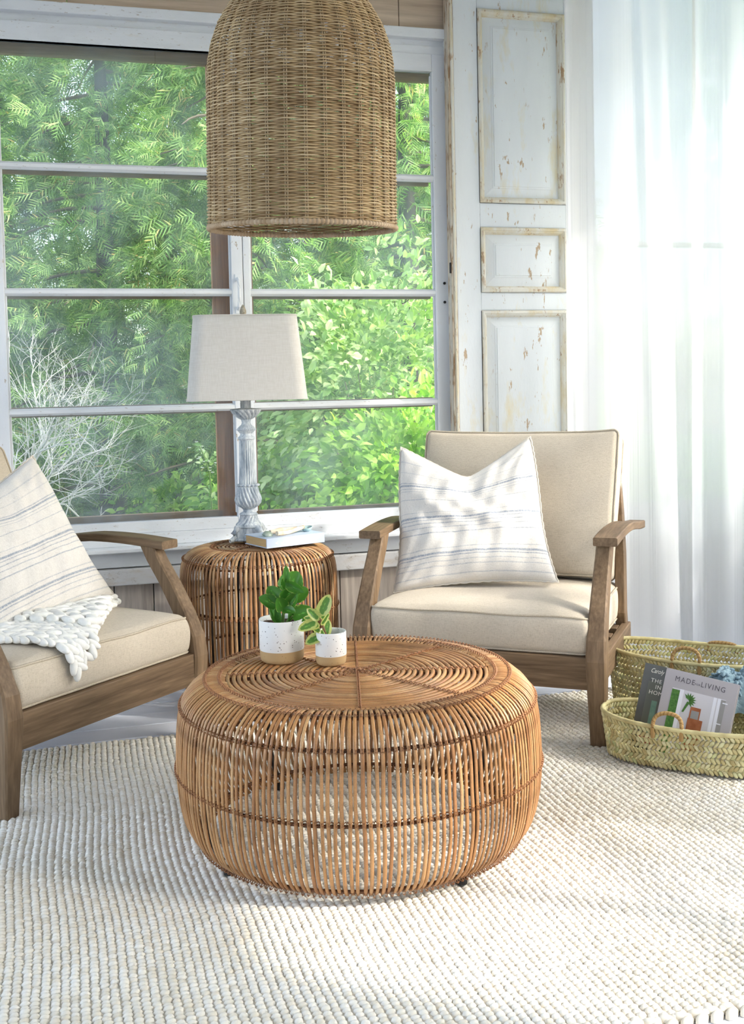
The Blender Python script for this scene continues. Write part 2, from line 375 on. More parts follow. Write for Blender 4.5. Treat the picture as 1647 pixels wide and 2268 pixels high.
ZB = [.605, 1.040, 1.492, 1.962, 2.42]
def sash(name, ua, ub, gl0, gl1, zt, v):
    """white sash with four panes, a brown storm frame behind it"""
    w = struct(name, None, None)
    W_ = lambda nm, mb, mat: mb.build(nm, mat, w)
    W_('stile', MB().box(ua, gl0, v-.02, v+.02, .56, zt+.07, .003), M_white)
    W_('stile', MB().box(gl1, ub, v-.02, v+.02, .56, zt+.07, .003), M_white)
    W_('bottom_rail', MB().box(gl0, gl1, v-.02, v+.02, .56, .605, .003), M_whiteh)
    W_('top_rail', MB().box(gl0, gl1, v-.02, v+.02, zt, zt+.07, .003), M_whiteh)
    for z in ZB[1:4]:
        mb = MB(); P = []
        for (dv, dz) in [(-.018, -.006), (-.018, .006), (-.006, .0145), (.006, .0145), (.006, -.0145), (-.006, -.0145)]: P.append((dv, dz))
        G = np.array([[(x, v+dv, z+dz) for dv, dz in P] for x in (gl0, gl1)]); mb.grid(G, cv=True); W_('muntin', mb, M_whiteh)
        W_('storm_bar', MB().box(gl0, gl1, v+.045, v+.07, z-.021, z+.018, .002), M_stormh)
    zz = [.605]+ZB[1:4]+[zt]
    for i in range(4):
        W_('pane', MB().box(gl0, gl1, v+.006, v+.009, zz[i], zz[i+1]), M_glass)
        W_('glazing_bead', MB().box(gl0, gl0+.007, v-.008, v+.004, zz[i]+.015, zz[i+1]-.015, .002), M_white)
        W_('glazing_bead', MB().box(gl1-.007, gl1, v-.008, v+.004, zz[i]+.015, zz[i+1]-.015, .002), M_white)
    return w, W_
win1, W1 = sash('window_1', -.235, .735, -.160, .690, 2.42, WV+.006)
W1('storm_stile', MB().box(.622, .705, WV+.045, WV+.075, .56, 2.49, .002), M_storm)
W1('storm_rail', MB().box(-.2, .64, WV+.045, WV+.075, .56, .628, .002), M_stormh)
W1('storm_rail', MB().box(-.2, .64, WV+.045, WV+.075, 2.385, 2.47, .002), M_stormh)
win2, W2 = sash('window_2', .738, 1.60, .765, 1.540, 2.395, WV+.010)
W2('storm_stile', MB().box(.760, .785, WV+.05, WV+.08, .56, 2.49, .002), M_storm)
W2('storm_rail', MB().box(.77, 1.56, WV+.05, WV+.08, .56, .616, .002), M_stormh)
W2('storm_rail', MB().box(.77, 1.56, WV+.05, WV+.08, 2.368, 2.47, .002), M_stormh)
hm = MB().tube([(.714, WV-.014, 1.545), (.714, WV-.034, 1.535), (.714, WV-.042, 1.50), (.714, WV-.042, 1.47), (.714, WV-.034, 1.435), (.714, WV-.014, 1.425)], [.008, .007, .006, .006, .007, .008], 8)
hm.box(.702, .726, WV-.018, WV-.012, 1.535, 1.562, .002); hm.box(.702, .726, WV-.018, WV-.012, 1.408, 1.435, .002)
hb = W1('handle', hm, M_white)
for z in (1.53, 1.452): W2('screw_hole', MB().lathe([(.0005, 0), (.006, .001), (.006, .003), (.0005, .004)], 10, (0, 0, 0)), M_metalk).matrix_local = Matrix.Translation((1.577, WV-.012, z)) @ Matrix.Rotation(pi/2, 4, 'X')
# third window behind the curtain and the three sunny windows of the right wall
win3 = struct('window_3', None, None)
for (a, b_, c, d) in [(2.25, 2.29, .5, 2.98), (3.16, 3.2, .5, 2.98), (2.25, 3.2, .5, .55), (2.25, 3.2, 2.93, 2.98), (2.25, 3.2, 1.70, 1.72)]:
    MB().box(a, b_, WV+.02, WV+.06, c, d, .003).build('bar', M_white, win3)
MB().box(2.29, 3.16, WV+.035, WV+.04, .55, 2.93).build('pane', M_glass, win3)
wr = struct('wall_right', MB().box(3.2, 3.3, -1.5, WV+.12, FZ, .85), M_ext)
MB().box(3.2, 3.3, -1.5, 1.62, 2.52, 3.05).build('wall_panel', M_ext, wr); MB().box(3.2, 3.3, 1.62, WV+.12, 2.80, 3.05).build('wall_panel', M_ext, wr)
for a, b_ in [(-1.5, -.06), (1.12, 1.36), (3.98, 4.5)]: MB().box(3.2, 3.3, a, b_, .85, 3.0).build('wall_panel', M_ext, wr)
for n_, (a, b_, zt, bars) in enumerate([(-.06, 1.12, 2.52, (.53,)), (1.36, 3.98, 2.80, (2.35, 3.2))]):
    w = struct('window_%d' % (4+n_), None, None)
    for c in bars: MB().box(3.21, 3.26, c-.02, c+.02, .85, zt).build('bar', M_white, w)
    for z in ((1.4, 1.95) if n_ else (1.72,)): MB().box(3.21, 3.26, a, b_, z-.014, z+.014).build('bar', M_white, w)
struct('wall_front', MB().box(-3.2, 3.3, -1.6, -1.5, FZ, 3.05), M_ceil)
struct('ceiling', MB().box(-3.2, 3.3, -1.5, WV+.12, 3.05, 3.12), M_ceil)

# ------------------------------------------------------------------ tall panelled door leaning in the corner
door = house(empty('panelled_door', H2W(1.60, 4.30, FZ))); tag(door, 'tall antique panelled door with chipped pale paint beside the window', 'door')
def D(nm, mb, mat, smooth=False): return mb.build(nm, mat, door, smooth)
DT = 2.92
def dbox(a, b_, c, d, e, f, bev=.003): return MB().box(a, b_, c, d, e, f, bev)
D('stile', dbox(.012, .118, 0, .045, 0, DT), M_door); D('stile', dbox(.508, .545, 0, .045, 0, DT), M_door)
D('edge_moulding', dbox(-.012, .012, -.004, .045, 0, DT), M_doore)
D('edge_bead', MB().tube([(.002, -.006, 0), (.002, -.006, DT)], .006, 8), M_doorm)
zr = [(.0, .20), (1.39-.0-.012, 1.39+.125), (1.765, 1.875), (2.66, DT)]
zr = [(0, .20), (1.425, 1.500), (1.768, 1.868), (2.655, DT)]
for a, b_ in zr: D('rail', dbox(.118, .508, .002, .043, a, b_), M_door)
def nested(mb, u0, u1, z0, z1, steps):
    L = []
    for ins, dv in steps:
        L.append([(u0+ins, dv, z0+ins), (u1-ins, dv, z0+ins), (u1-ins, dv, z1-ins), (u0+ins, dv, z1-ins)])
    G = np.array(L, float)
    for k in range(4):      # separate quads so mitres stay crisp
        mb.grid(np.stack([G[:, k], G[:, (k+1) % 4]], 1))
    a = G[-1]; mb.add(a, q=[(0, 1, 2, 3)])
    return mb
for (a, b_) in [(.20, 1.425), (1.500, 1.768), (1.868, 2.655)]:
    D('panel', nested(MB(), .118, .508, a, b_, [(.024, .030), (.024, .022), (.030, .022), (.062, .014), (.064, .012), (.070, .012), (.072, .009), (.080, .009)]), M_door)
    mm = MB(); L = [(0, -.004), (.006, -.008), (.012, -.008), (.014, -.003), (.020, 0), (.026, .012), (.028, .028)]
    G = np.array([[(.118+i_, dv, a+i_), (.508-i_, dv, a+i_), (.508-i_, dv, b_-i_), (.118+i_, dv, b_-i_)] for i_, dv in L])
    for k in range(4): mm.grid(np.stack([G[:, k], G[:, (k+1) % 4]], 1))
    D('moulding', mm, M_doorm)
D('latch', MB().rbox((.004, .004, .022), .002, 0, 1, (-.014, .004, 1.60)), M_metalk)

# ------------------------------------------------------------------ sheer curtain
M_sheer, nt, b = nodes('white voile'); nt.nodes.remove(b); out = nt.nodes['Material Output']
df = N(nt, 'BsdfDiffuse'); df.inputs[0].default_value = (.93, .94, .97, 1); tl = N(nt, 'BsdfTranslucent'); tl.inputs[0].default_value = (.95, .96, .98, 1); tr = N(nt, 'BsdfTransparent')
a1 = N(nt, 'MixShader'); a1.inputs[0].default_value = .48; nt.links.new(df.outputs[0], a1.inputs[1]); nt.links.new(tl.outputs[0], a1.inputs[2])
a2 = N(nt, 'MixShader'); a2.inputs[0].default_value = .11; nt.links.new(a1.outputs[0], a2.inputs[1]); nt.links.new(tr.outputs[0], a2.inputs[2]); nt.links.new(a2.outputs[0], out.inputs[0])
def curtain(u0, u1, v, z0, z1, folds, amp, seed, narrow=0.0):
    r = np.random.RandomState(seed); nu, nv = 260, 40
    s_ = np.linspace(0, 1, nu); t_ = np.linspace(0, 1, nv)
    S_, T_ = np.meshgrid(s_, t_, indexing='ij')
    ph = np.cumsum(r.uniform(.6, 1.4, nu)); ph = ph/ph[-1]*folds*2*pi
    PH = ph[:, None]+.9*np.sin(T_*2.2+S_*7)
    A = amp*(.55+.45*np.sin(S_*13+seed))*(1-.35*T_*.5)
    X = u0+(u1-u0)*S_+.012*np.sin(PH*1.0+1.2)*(S_ > .02)
    V = v+A*np.sin(PH)+.004*np.sin(PH*2.3+T_*3)+.03*(1-T_)*np.sin(S_*6+1)
    Z = z0+(z1-z0)*T_+.004*np.sin(PH)*(T_ < .02)
    return MB().grid(np.stack([X, V, Z], -1))
ct = house(empty('sheer_curtain', (0, 0, 0))); tag(ct, 'floor length white sheer curtain hanging beside the chipped door', 'curtain')
curtain(1.935, 2.50, 3.93, FZ+.004, 2.98, 2.6, .030, 3).build('curtain_panel', M_sheer, ct, True)
curtain(2.46, 3.14, 3.89, FZ+.004, 2.98, 3.0, .036, 5).build('curtain_panel', M_sheer, ct, True)
MB().box(1.933, 1.945, 3.93, 3.933, FZ+.01, 2.98).build('side_hem', M_sheer, ct)
MB().tube([(1.85, 3.92, 3.0), (3.18, 3.92, 3.0)], .011, 10).build('curtain_rod', M_metalk, ct)
c2 = house(empty('side_curtain', (0, 0, 0))); tag(c2, 'second white curtain seen only as a pale reflection in the window glass', 'curtain')
k2 = curtain(-1.35, -.12, 0, .05, 2.9, 12, .045, 9)
k2.v = [np.stack([3.08+v_[:, 1], v_[:, 0], v_[:, 2]], 1) for v_ in k2.v]; k2.build('curtain_panel', M_sheer, c2, True)

# ------------------------------------------------------------------ chunky wool rug
rug = house(empty('area_rug')); tag(rug, 'large ivory braided wool rug of chunky loops across the floor', 'rug')
RU0, RU1, RV0, RV1 = -1.0, 2.45, 1.665, 3.585
MB().box(RU0, RU1, RV0, RV1, FZ+.0005, -.0065).build('backing', M_jute, rug)
def bead_mesh(C, sx, sy, sz, rot, n=6):
    a = np.arange(n)*2*pi/n
    T = [(np.cos(a)*1.0, np.sin(a)*1.0, np.zeros(n)-.35), (np.cos(a)*.93, np.sin(a)*.93, np.zeros(n)+.38), (np.cos(a)*.55, np.sin(a)*.55, np.zeros(n)+.86)]
    tv = np.concatenate([np.stack(t, 1) for t in T]+[np.array([[0, 0, 1.0]])])
    q = [(r_*n+i, r_*n+(i+1) % n, (r_+1)*n+(i+1) % n, (r_+1)*n+i) for r_ in range(2) for i in range(n)]
    t = [(2*n+i, 2*n+(i+1) % n, 3*n) for i in range(n)]
    M = len(C); k = len(tv)
    V = tv[None]*np.stack([sx, sy, sz], 1)[:, None]
    c, s = np.cos(rot)[:, None], np.sin(rot)[:, None]
    V = np.stack([V[..., 0]*c-V[..., 1]*s, V[..., 0]*s+V[..., 1]*c, V[..., 2]], -1)+C[:, None]
    off = (np.arange(M)*k)[:, None, None]
    return MB().add(V.reshape(-1, 3), q=(np.array(q)[None]+off).reshape(-1, 4), t=(np.array(t)[None]+off).reshape(-1, 3))
pu, pv = .0180, .0142
nu, nv = int((RU1-RU0)/pu), int((RV1-RV0)/pv)
I, J = np.meshgrid(np.arange(nu), np.arange(nv), indexing='ij'); I = I.ravel(); J = J.ravel(); n_ = len(I)
wav = .006*np.sin(J*.05+I*.021)+.004*np.sin(J*.13+2)
Cc = np.stack([RU0+(I+.5)*pu+wav+R_.normal(0, .0007, n_), RV0+(J+.5+.5*(I % 2))*pv+R_.normal(0, .0009, n_), -.0075+R_.normal(0, .0007, n_)], 1)
big_ = 1+.10*np.sin(I*.31)*np.sin(J*.017*np.ones(n_)+I*.05)
bead_mesh(Cc, .0103*(1+R_.normal(0, .05, n_)), .0084*(1+R_.normal(0, .07, n_)), .0074*big_*(1+R_.normal(0, .07, n_)), R_.normal(.35, .25, n_)).build('wool_loops', M_rug, rug, True)['kind'] = 'stuff'
ne = int((RU1-RU0)/.030); i_ = np.arange(ne*2)
Ce = np.stack([RU0+(i_//2+.5)*.030, RV0-.006+.016*(i_ % 2), np.full(len(i_), -.008)], 1)
bead_mesh(Ce, np.full(len(i_), .018), np.full(len(i_), .0095), np.full(len(i_), .011), np.where(i_ % 2, -.5, .5), 9).build('edge_braid', M_rug, rug, True)['kind'] = 'stuff'

# ------------------------------------------------------------------ rattan drum tables
def rattan_table(name, label, loc, prof, ncane, cw, hoops, topr, nring, ring_r, ncross, legs, seed, mat, vis_rings):
    root = empty(name, loc); tag(root, label, 'table')
    r = np.random.RandomState(seed); p = np.array(prof)
    d = np.r_[0, np.cumsum(np.linalg.norm(np.diff(p, axis=0), axis=1))]
    def catmull(n):
        s_ = np.linspace(0, d[-1], n); out = []
        for x in s_:
            k = min(np.searchsorted(d, x, side='right')-1, len(p)-2); f = (x-d[k])/(d[k+1]-d[k])
            p0, p1, p2, p3 = p[max(k-1, 0)], p[k], p[k+1], p[min(k+2, len(p)-1)]
            out.append(.5*((2*p1)+(-p0+p2)*f+(2*p0-5*p1+4*p2-p3)*f*f+(-p0+3*p1-3*p2+p3)*f**3))
        return np.array(out)
    path = catmull(30)
    variants = []
    for k in range(5):
        wob = np.interp(np.linspace(0, 1, 30), np.linspace(0, 1, 7), r.normal(0, .0012, 7)); rw = np.interp(np.linspace(0, 1, 30), np.linspace(0, 1, 6), r.normal(0, .0009, 6))
        P = np.stack([path[:, 0]+rw, wob, path[:, 1]], 1)
        T = np.gradient(P, axis=0); T /= np.linalg.norm(T, axis=1, keepdims=True)
        Nn = np.cross(T, np.array([0, 1, 0])); Nn *= np.sign((Nn*np.array([1, 0, .3])).sum(1, keepdims=True)+1e-9)
        # outward normal: rotate tangent in the r-z plane
        Nn = np.stack([-T[:, 2], np.zeros(30), T[:, 0]], 1)
        B = np.array([0, 1, 0.])[None]
        sec = [(-1, -.35), (-.85, .35), (-.35, .62), (.35, .62), (.85, .35), (1, -.35)]
        wv_ = cw*(1+r.normal(0, .05))
        G = np.array([P+B*(a*wv_)+Nn*(b*wv_*.8) for a, b in sec]).transpose(1, 0, 2)
        mb = MB().grid(G, cv=True); me = mb.mesh('cane', True); me.materials.append(mat); variants.append(me)
    for i in range(ncane):
        o = link('cane', variants[r.randint(5)], root); o.rotation_euler = (0, 0, (i+r.normal(0, .06))*2*pi/ncane)
    for hr, hz, rad, lashed in hoops:
        ph = np.arange(120)*2*pi/120
        MB().ringtube(ph, np.full(120, hr), np.full(120, hz), rad, 6, close=True).build('hoop', M_hoop, root, True)
        if lashed:
            mb = MB()
            m = ncane*8; t = np.arange(m)/m
            kk = int(np.argmin(np.hypot(path[:, 0]-hr, path[:, 1]-hz))); tt_ = path[min(kk+1, 29)]-path[max(kk-1, 0)]; tt_ /= np.linalg.norm(tt_); nn_ = np.array([-tt_[1], tt_[0]])
            if nn_[0]+nn_[1] < 0: nn_ = -nn_
            sec_c = path[kk]-nn_*.0012; am = cw*.62+.0052
            for sgn in (-1, 1):
                phh = t*2*pi; w = phh*ncane
                mb.ringtube(phh, sec_c[0]+nn_[0]*am*np.cos(w)+tt_[0]*sgn*.0045*np.sin(w), sec_c[1]+nn_[1]*am*np.cos(w)+tt_[1]*sgn*.0045*np.sin(w), .0014, 4, close=True)
            mb.build('lashing', M_lash, root, True)['kind'] = 'stuff'
    for i in range(nring):
        rr = ring_r*(i+.9)/nring
        if rr < vis_rings: continue
        m = max(24, int(96*rr/ring_r)); ph = np.arange(m)*2*pi/m
        rad = ring_r/nring*.36
        mb = MB(); a = np.array([(-1, -.3), (-.75, .45), (0, .62), (.75, .45), (1, -.3)])
        z = topr+r.normal(0, .0007); jit = .0012*np.sin(ph*3+r.uniform(0, 6))+.0008*np.sin(ph*7+r.uniform(0, 6))
        rrj = rr+jit
        G = np.stack([(rrj[:, None]+a[None, :, 0]*rad)*np.cos(ph)[:, None], (rrj[:, None]+a[None, :, 0]*rad)*np.sin(ph)[:, None], z+np.repeat(a[None, :, 1]*rad, m, 0)], -1)
        mb.grid(G, cu=True, cv=True).build('cane_ring', mat, root, True)
    for k in range(ncross):
        an = k*2*pi/ncross+.03; n = nring*10; t = np.linspace(.012, 1, n); rr = t*ring_r; w = (t-.0)*nring*2*pi
        mb = MB()
        for sgn in (-1, 1):
            x = rr; y = sgn*.0026*np.sin(w*.5+.8); z = topr+.0042+.0028*np.cos(w)
            mb.tube(np.stack([x*cos(an)-y*sin(an), x*sin(an)+y*cos(an), z], 1), .0013, 4, cap=False)
        mb.build('radial_lashing', M_lash, root, True)
        MB().tube([(.01*cos(an), .01*sin(an), topr-.009), (ring_r*1.12*cos(an), ring_r*1.12*sin(an), topr-.009)], .0048, 6).build('spoke', M_hoop, root, True)
    for an in legs:
        a = radians(an); q = path[(path[:, 1] > .0)][4:-2]
        pp = [(cos(a)*(x-.016), sin(a)*(x-.016), z) for x, z in q]
        MB().tube(pp, .006, 6, up=(cos(a+.5), sin(a+.5), 0)).build('post', M_metalk, root, True)
        rb = path[-1, 0]-.004
        MB().lathe([(.001, 0), (.013, .0), (.013, path[-1, 1]-.001), (.001, path[-1, 1])], 14, (cos(a)*rb, sin(a)*rb, 0)).build('foot', M_black, root)
    return root
cprof = [(a*(.985 if a > .4 else 1.0), b_) for a, b_ in [(.326, .4045), (.350, .4085), (.376, .4060), (.405, .3930), (.428, .3740), (.4420, .350), (.4505, .310), (.4545, .255), (.4555, .19), (.4510, .13), (.4400, .080), (.4240, .046), (.4020, .024), (.382, .016)]]
ct_loc = (-.049, 2.722, 0)
coffee = rattan_table('coffee_table', 'low round rattan coffee table with a spiral cane top on the rug', ct_loc, cprof, 192, .0041,
    [(.336, .4005, .0042, True), (.372, .4010, .0045, True), (.4275, .3480, .0045, True), (.4410, .19, .0045, True), (.4000, .0310, .0050, True)], .4035, 22, .322, 8, [217, 307, 37, 127], 3, M_cane, .004)
for k in range(5): MB().ringtube(np.arange(20)*2*pi/20, np.full(20, .006), np.full(20, 0.0), .0022, 5, close=True).build('centre_knot', M_lash, coffee, True).matrix_local = Matrix.Translation((.009*cos(k*1.257), .009*sin(k*1.257), .409)) @ Matrix.Rotation(k*1.257, 4, 'Z') @ Matrix.Rotation(.9, 4, 'Y')
sprof = [(a*.983, b_) for a, b_ in [(.168, .5635), (.190, .5665), (.212, .5640), (.238, .5560), (.259, .5420), (.2730, .5190), (.2800, .485), (.2825, .43), (.2830, .36), (.2825, .28), (.2810, .18), (.2760, .09), (.264, .045), (.245, .024), (.225, .018)]]
st_loc = (-.415, 3.925, FZ)
side = rattan_table('side_table', 'tall rattan drum side table holding the lamp by the window', st_loc, sprof, 104, .0046,
    [(.172, .5595, .0042, True), (.2615, .5170, .0042, True), (.2715, .36, .0042, True), (.2705, .19, .0042, True), (.246, .032, .005, True)], .5625, 12, .166, 6, [20, 80, 140, 200, 260, 320], 5, M_cane2, .004)

# ------------------------------------------------------------------ armchairs
def boxmap(c, tilt=0.0):
    c = np.array(c, float); ct_, s_ = cos(tilt), sin(tilt)
    def g(p):
        y = p[..., 1]*ct_+p[..., 2]*s_; z = -p[..., 1]*s_+p[..., 2]*ct_
        return np.stack([p[..., 0], y, z], -1)+c
    return g
def piping(h, r, z, f, n=9, rad=.0036, plane='z'):
    """loop round a rounded box near one face"""
    L = []; hx, hy = (h[0], h[1]) if plane == 'z' else (h[0], h[2])
    for cx_, cy_, a0 in [(hx-r, hy-r, 0), (-hx+r, hy-r, 90), (-hx+r, -hy+r, 180), (hx-r, -hy+r, 270)]:
        for k in range(n): a = radians(a0+90*k/(n-1)); L.append((cx_+r*cos(a), cy_+r*sin(a)))
    L2 = []
    for i in range(len(L)):
        a, b_ = np.array(L[i]), np.array(L[(i+1) % len(L)]); m = max(1, int(np.linalg.norm(b_-a)/.03))
        for k in range(m): L2.append(a+(b_-a)*k/m)
    L2 = np.array(L2)
    P = np.stack([L2[:, 0], L2[:, 1], np.full(len(L2), z)], 1) if plane == 'z' else np.stack([L2[:, 0], np.full(len(L2), z), L2[:, 1]], 1)
    return MB().tube(f(P), rad, 6, close=True)
def armchair(label, loc, rz, lean=.0, bshift=(0, 0), seed=1):
    root = empty('armchair', loc, rz); tag(root, label, 'chair'); WX, WY, WZ = M_cw
    r = np.random.RandomState(seed)
    for s in (-1, 1):
        x = s*.383
        MB().loft([((x, .050, FZ*0-.004), .023, .019), ((x, .042, .12), .027, .022), ((x, .036, .225), .031, .026), ((x, .035, .262), .0315, .028), ((x, .045, .325), .030, .029),
                   ((x, .080, .400), .0275, .030), ((x, .135, .490), .0255, .030), ((x, .185, .560), .0245, .030), ((x, .210, .604), .024, .030)]).build('front_leg', WZ, root)
        MB().loft([((x*.97, .685, -.004), .018, .022), ((x*.97, .640, .16), .018, .027), ((x*.97, .600, .30), .018, .028), ((x*.96, .630, .50), .017, .024), ((x*.93, .690, .64), .014, .020), ((x*.90, .735, .74), .012, .016)]).build('rear_leg', WZ, root)
        # armrest: gently arched slab, wider at the front
        G = []
        for k in range(13):
            t = k/12; y = .140+.56*t; z = .611+.012*sin(pi*min(1, t*1.15))-.03*max(0, t-.6); w = .038-.010*t+.004*sin(pi*t); cx_ = s*(.394+.022*t*t); th = .0135
            G.append([(cx_+a*w, y, z+b_*th) for a, b_ in [(-.9, -1), (.9, -1), (1, -.8), (1, .8), (.9, 1), (-.9, 1), (-1, .8), (-1, -.8)]])
        mb = MB(); G = np.array(G); mb.grid(G, cv=True); i = np.arange(1, 7); mb.t.append(np.stack([np.full(6, 0), i, i+1], 1)); mb.t.append(np.stack([np.full(6, 96), 96+i+1, 96+i], 1))
        mb.build('armrest', WY, root)
        MB().box(s*.388-.014, s*.388+.014, .04, .62, .185, .262, .003).build('side_rail', WY, root)
    MB().box(-.362, .362, .018, .045, .172, .272, .003).build('front_rail', WX, root)
    MB().box(-.362, .362, .60, .625, .165, .25, .003).build('back_rail', WX, root)
    for k in range(4): MB().box(-.372, .372, .10+k*.13, .16+k*.13, .250, .262, .002).build('seat_slat', WX, root)
    bt = math.atan2(.11, .33)
    for k in range(4):
        z = .46+k*.09; MB().box(-.335, .335, .60+(z-.3)*.25, .618+(z-.3)*.25, z-.025, z+.025, .003).build('back_slat', WX, root)
    # seat cushion
    h = np.array([.357, .308, .066]); c = np.array([0, .346, .334])
    wr_ = r.uniform(0, 6, 6)
    def fs(p):
        x, y, z = p[..., 0]/h[0], p[..., 1]/h[1], p[..., 2]/h[2]
        up = np.clip(z, 0, 1); cr = np.clip(1-x**4, 0, 1)*np.clip(1-y**4, 0, 1)
        q = p.copy()
        q[..., 2] = p[..., 2]+.024*cr*up+.0022*np.sin(x*7+wr_[0])*np.sin(y*5+wr_[1])*up
        fr_ = np.clip(-y, 0, 1)**3
        q[..., 1] = p[..., 1]-fr_*(1-np.abs(z)**2.5)*.012*(1+.25*np.sin(x*11+wr_[2])+.15*np.sin(x*23+z*2+wr_[3]))+fr_*up**2*.010*np.abs(x)**3
        q[..., 0] = p[..., 0]+np.sign(x)*np.abs(x)**6*(1-np.abs(z)**2.5)*.008
        q[..., 2] += -.006*np.clip(np.abs(x), 0, 1)**8*up
        return q+c
    cu = MB().rbox(h, .024, 14, 4, (0, 0, 0), fs).build('seat_cushion', M_linen, root, True)
    piping(h*np.array([1, 1, 1])-.001, .024, h[2]-.010, fs).build('piping', M_pipe, cu, True)
    piping(h*np.array([1, 1, 1])-.001, .024, -h[2]+.010, fs).build('piping', M_pipe, cu, True)
    # back cushion
    hb_ = np.array([.355, .062, .262]); bm = boxmap((bshift[0], .640+bshift[1]+lean*.26, .668), .33+lean)
    def fb(p):
        x, y, z = p[..., 0]/hb_[0], p[..., 1]/hb_[1], p[..., 2]/hb_[2]; q = p.copy()
        cr = np.clip(1-x**4, 0, 1)*np.clip(1-z**4, 0, 1); s_ = np.clip(y, -1, 1)
        q[..., 1] = p[..., 1]+s_*.022*cr+.0016*np.sin(x*9+wr_[4])*np.sin(z*6+wr_[5])
        q[..., 2] = p[..., 2]+(1-x**2)*np.clip(z, 0, 1)**3*(-.004)+.008*np.clip(np.abs(x), 0, 1)**6*np.clip(z, 0, 1)**4
        q[..., 0] = p[..., 0]*(1+.015*z)
        return bm(q)
    cb = MB().rbox(hb_, .022, 12, 4, (0, 0, 0), fb).build('back_cushion', M_linen, root, True)
    piping(hb_-.001, .022, -hb_[1]+.008, fb, plane='y').build('piping', M_pipe, cb, True)
    piping(hb_-.001, .022, hb_[1]-.008, fb, plane='y').build('piping', M_pipe, cb, True)
    return root
chR = armchair('beige linen armchair with wooden frame under the chipped door and curtain', (.301, 3.437, 0), radians(-21.2), seed=2)
chL = armchair('left armchair of weathered wood holding the chunky white throw', (-.746, 3.177, 0), radians(59.5), lean=.12, bshift=(-.065, .06), seed=4)

# ------------------------------------------------------------------ striped pillows
def pillow(label, parent_rot, loc, a, chop, th, seed, rot):
    root = empty('throw_pillow', loc, rot=rot); tag(root, label, 'pillow', 'striped linen pillows')
    n = 61; s = np.linspace(-1, 1, n); s = np.sign(s)*np.abs(s)**.85; Sg, Tg = np.meshgrid(s, s, indexing='ij'); r = np.random.RandomState(seed)
    ch = chop*(1-np.sqrt(Sg**2+.012)+.11)**1.15*np.clip((Tg+1)/2, 0, 1)**2.6
    X = a*Sg*(1-.085*(1-Tg**2)); Y = a*Tg*(1-.075*(1-Sg**2))
    X = X+a*.05*Sg*np.clip(-Tg, 0, 1)**2
    X = X*(1-.13*chop/.11*np.clip(Tg, 0, 1)**2)
    Y = Y-ch
    Y = np.where(Tg < 0, Y, Y)
    e = np.clip((1-Sg**2)*(1-Tg**2), 0, 1)
    T = th*e**.42*(1-.35*np.exp(-((Sg-.02)/.22)**2)*np.clip(Tg, 0, 1)**1.5*(chop/.11))
    w = .006*np.sin(Sg*5+Tg*3+seed)*np.sin(Tg*6-Sg*2)+.0035*np.sin(Sg*13+Tg*7+np.sin(Tg*5)*2)+.002*np.sin(Sg*25-Tg*9)
    rad = np.exp(-((np.hypot(Sg-1, Tg-1)-.35)/.3)**2)*.004*np.sin(np.arctan2(1-Tg, 1-Sg)*14)+np.exp(-((np.hypot(Sg+1, Tg+1)-.35)/.3)**2)*.004*np.sin(np.arctan2(1+Tg, 1+Sg)*14)
    uvg = np.stack([(Sg+1)/2, (Tg+1)/2], -1); mb = MB()
    for sg in (-1, 1):
        P = np.stack([X, sg*(T+(w+rad)*e**.3), Y], -1)
        if sg > 0: mb.grid(P, uv=uvg)
        else: mb.grid(P[::-1], uv=uvg[::-1])
    mb.build('pillow_cover', M_pillow, root, True)
    # seam running round the edge
    k = np.arange(n); ed = np.concatenate([np.stack([X[:, 0], Y[:, 0]], 1), np.stack([X[-1, 1:], Y[-1, 1:]], 1), np.stack([X[::-1, -1], Y[::-1, -1]], 1)[1:], np.stack([X[0, ::-1], Y[0, ::-1]], 1)[1:-1]])
    P = np.stack([ed[:, 0], .0015*np.sin(np.arange(len(ed))*1.9), ed[:, 1]], 1); P[:, [0, 2]] *= 1.008+.006*np.sin(np.arange(len(ed))*2.1)[:, None]
    MB().tube(P, .0032, 6, close=True, up=(0, 1, 0)).build('seam', M_seam, root, True)
    return root
def local2w(o, p): return o.matrix_basis @ Vector(p)
bpy.context.view_layer.update()
pR = pillow('striped linen pillow with a dented top on the right armchair', None, chR.matrix_world @ Vector((-.108, .37, .668)), .264, .118, .082, 3,
            (Matrix.Rotation(radians(-21.2+13), 3, 'Z') @ Matrix.Rotation(radians(-22), 3, 'X') @ Matrix.Rotation(radians(-4.0), 3, 'Y')).to_euler())
pL = pillow('striped linen pillow behind the chunky throw on the left armchair', None, chL.matrix_world @ Vector((-.01, .43, .632)), .262, .05, .09, 8,
            (Matrix.Rotation(radians(59-6), 3, 'Z') @ Matrix.Rotation(radians(-25), 3, 'X') @ Matrix.Rotation(radians(-12), 3, 'Y')).to_euler())

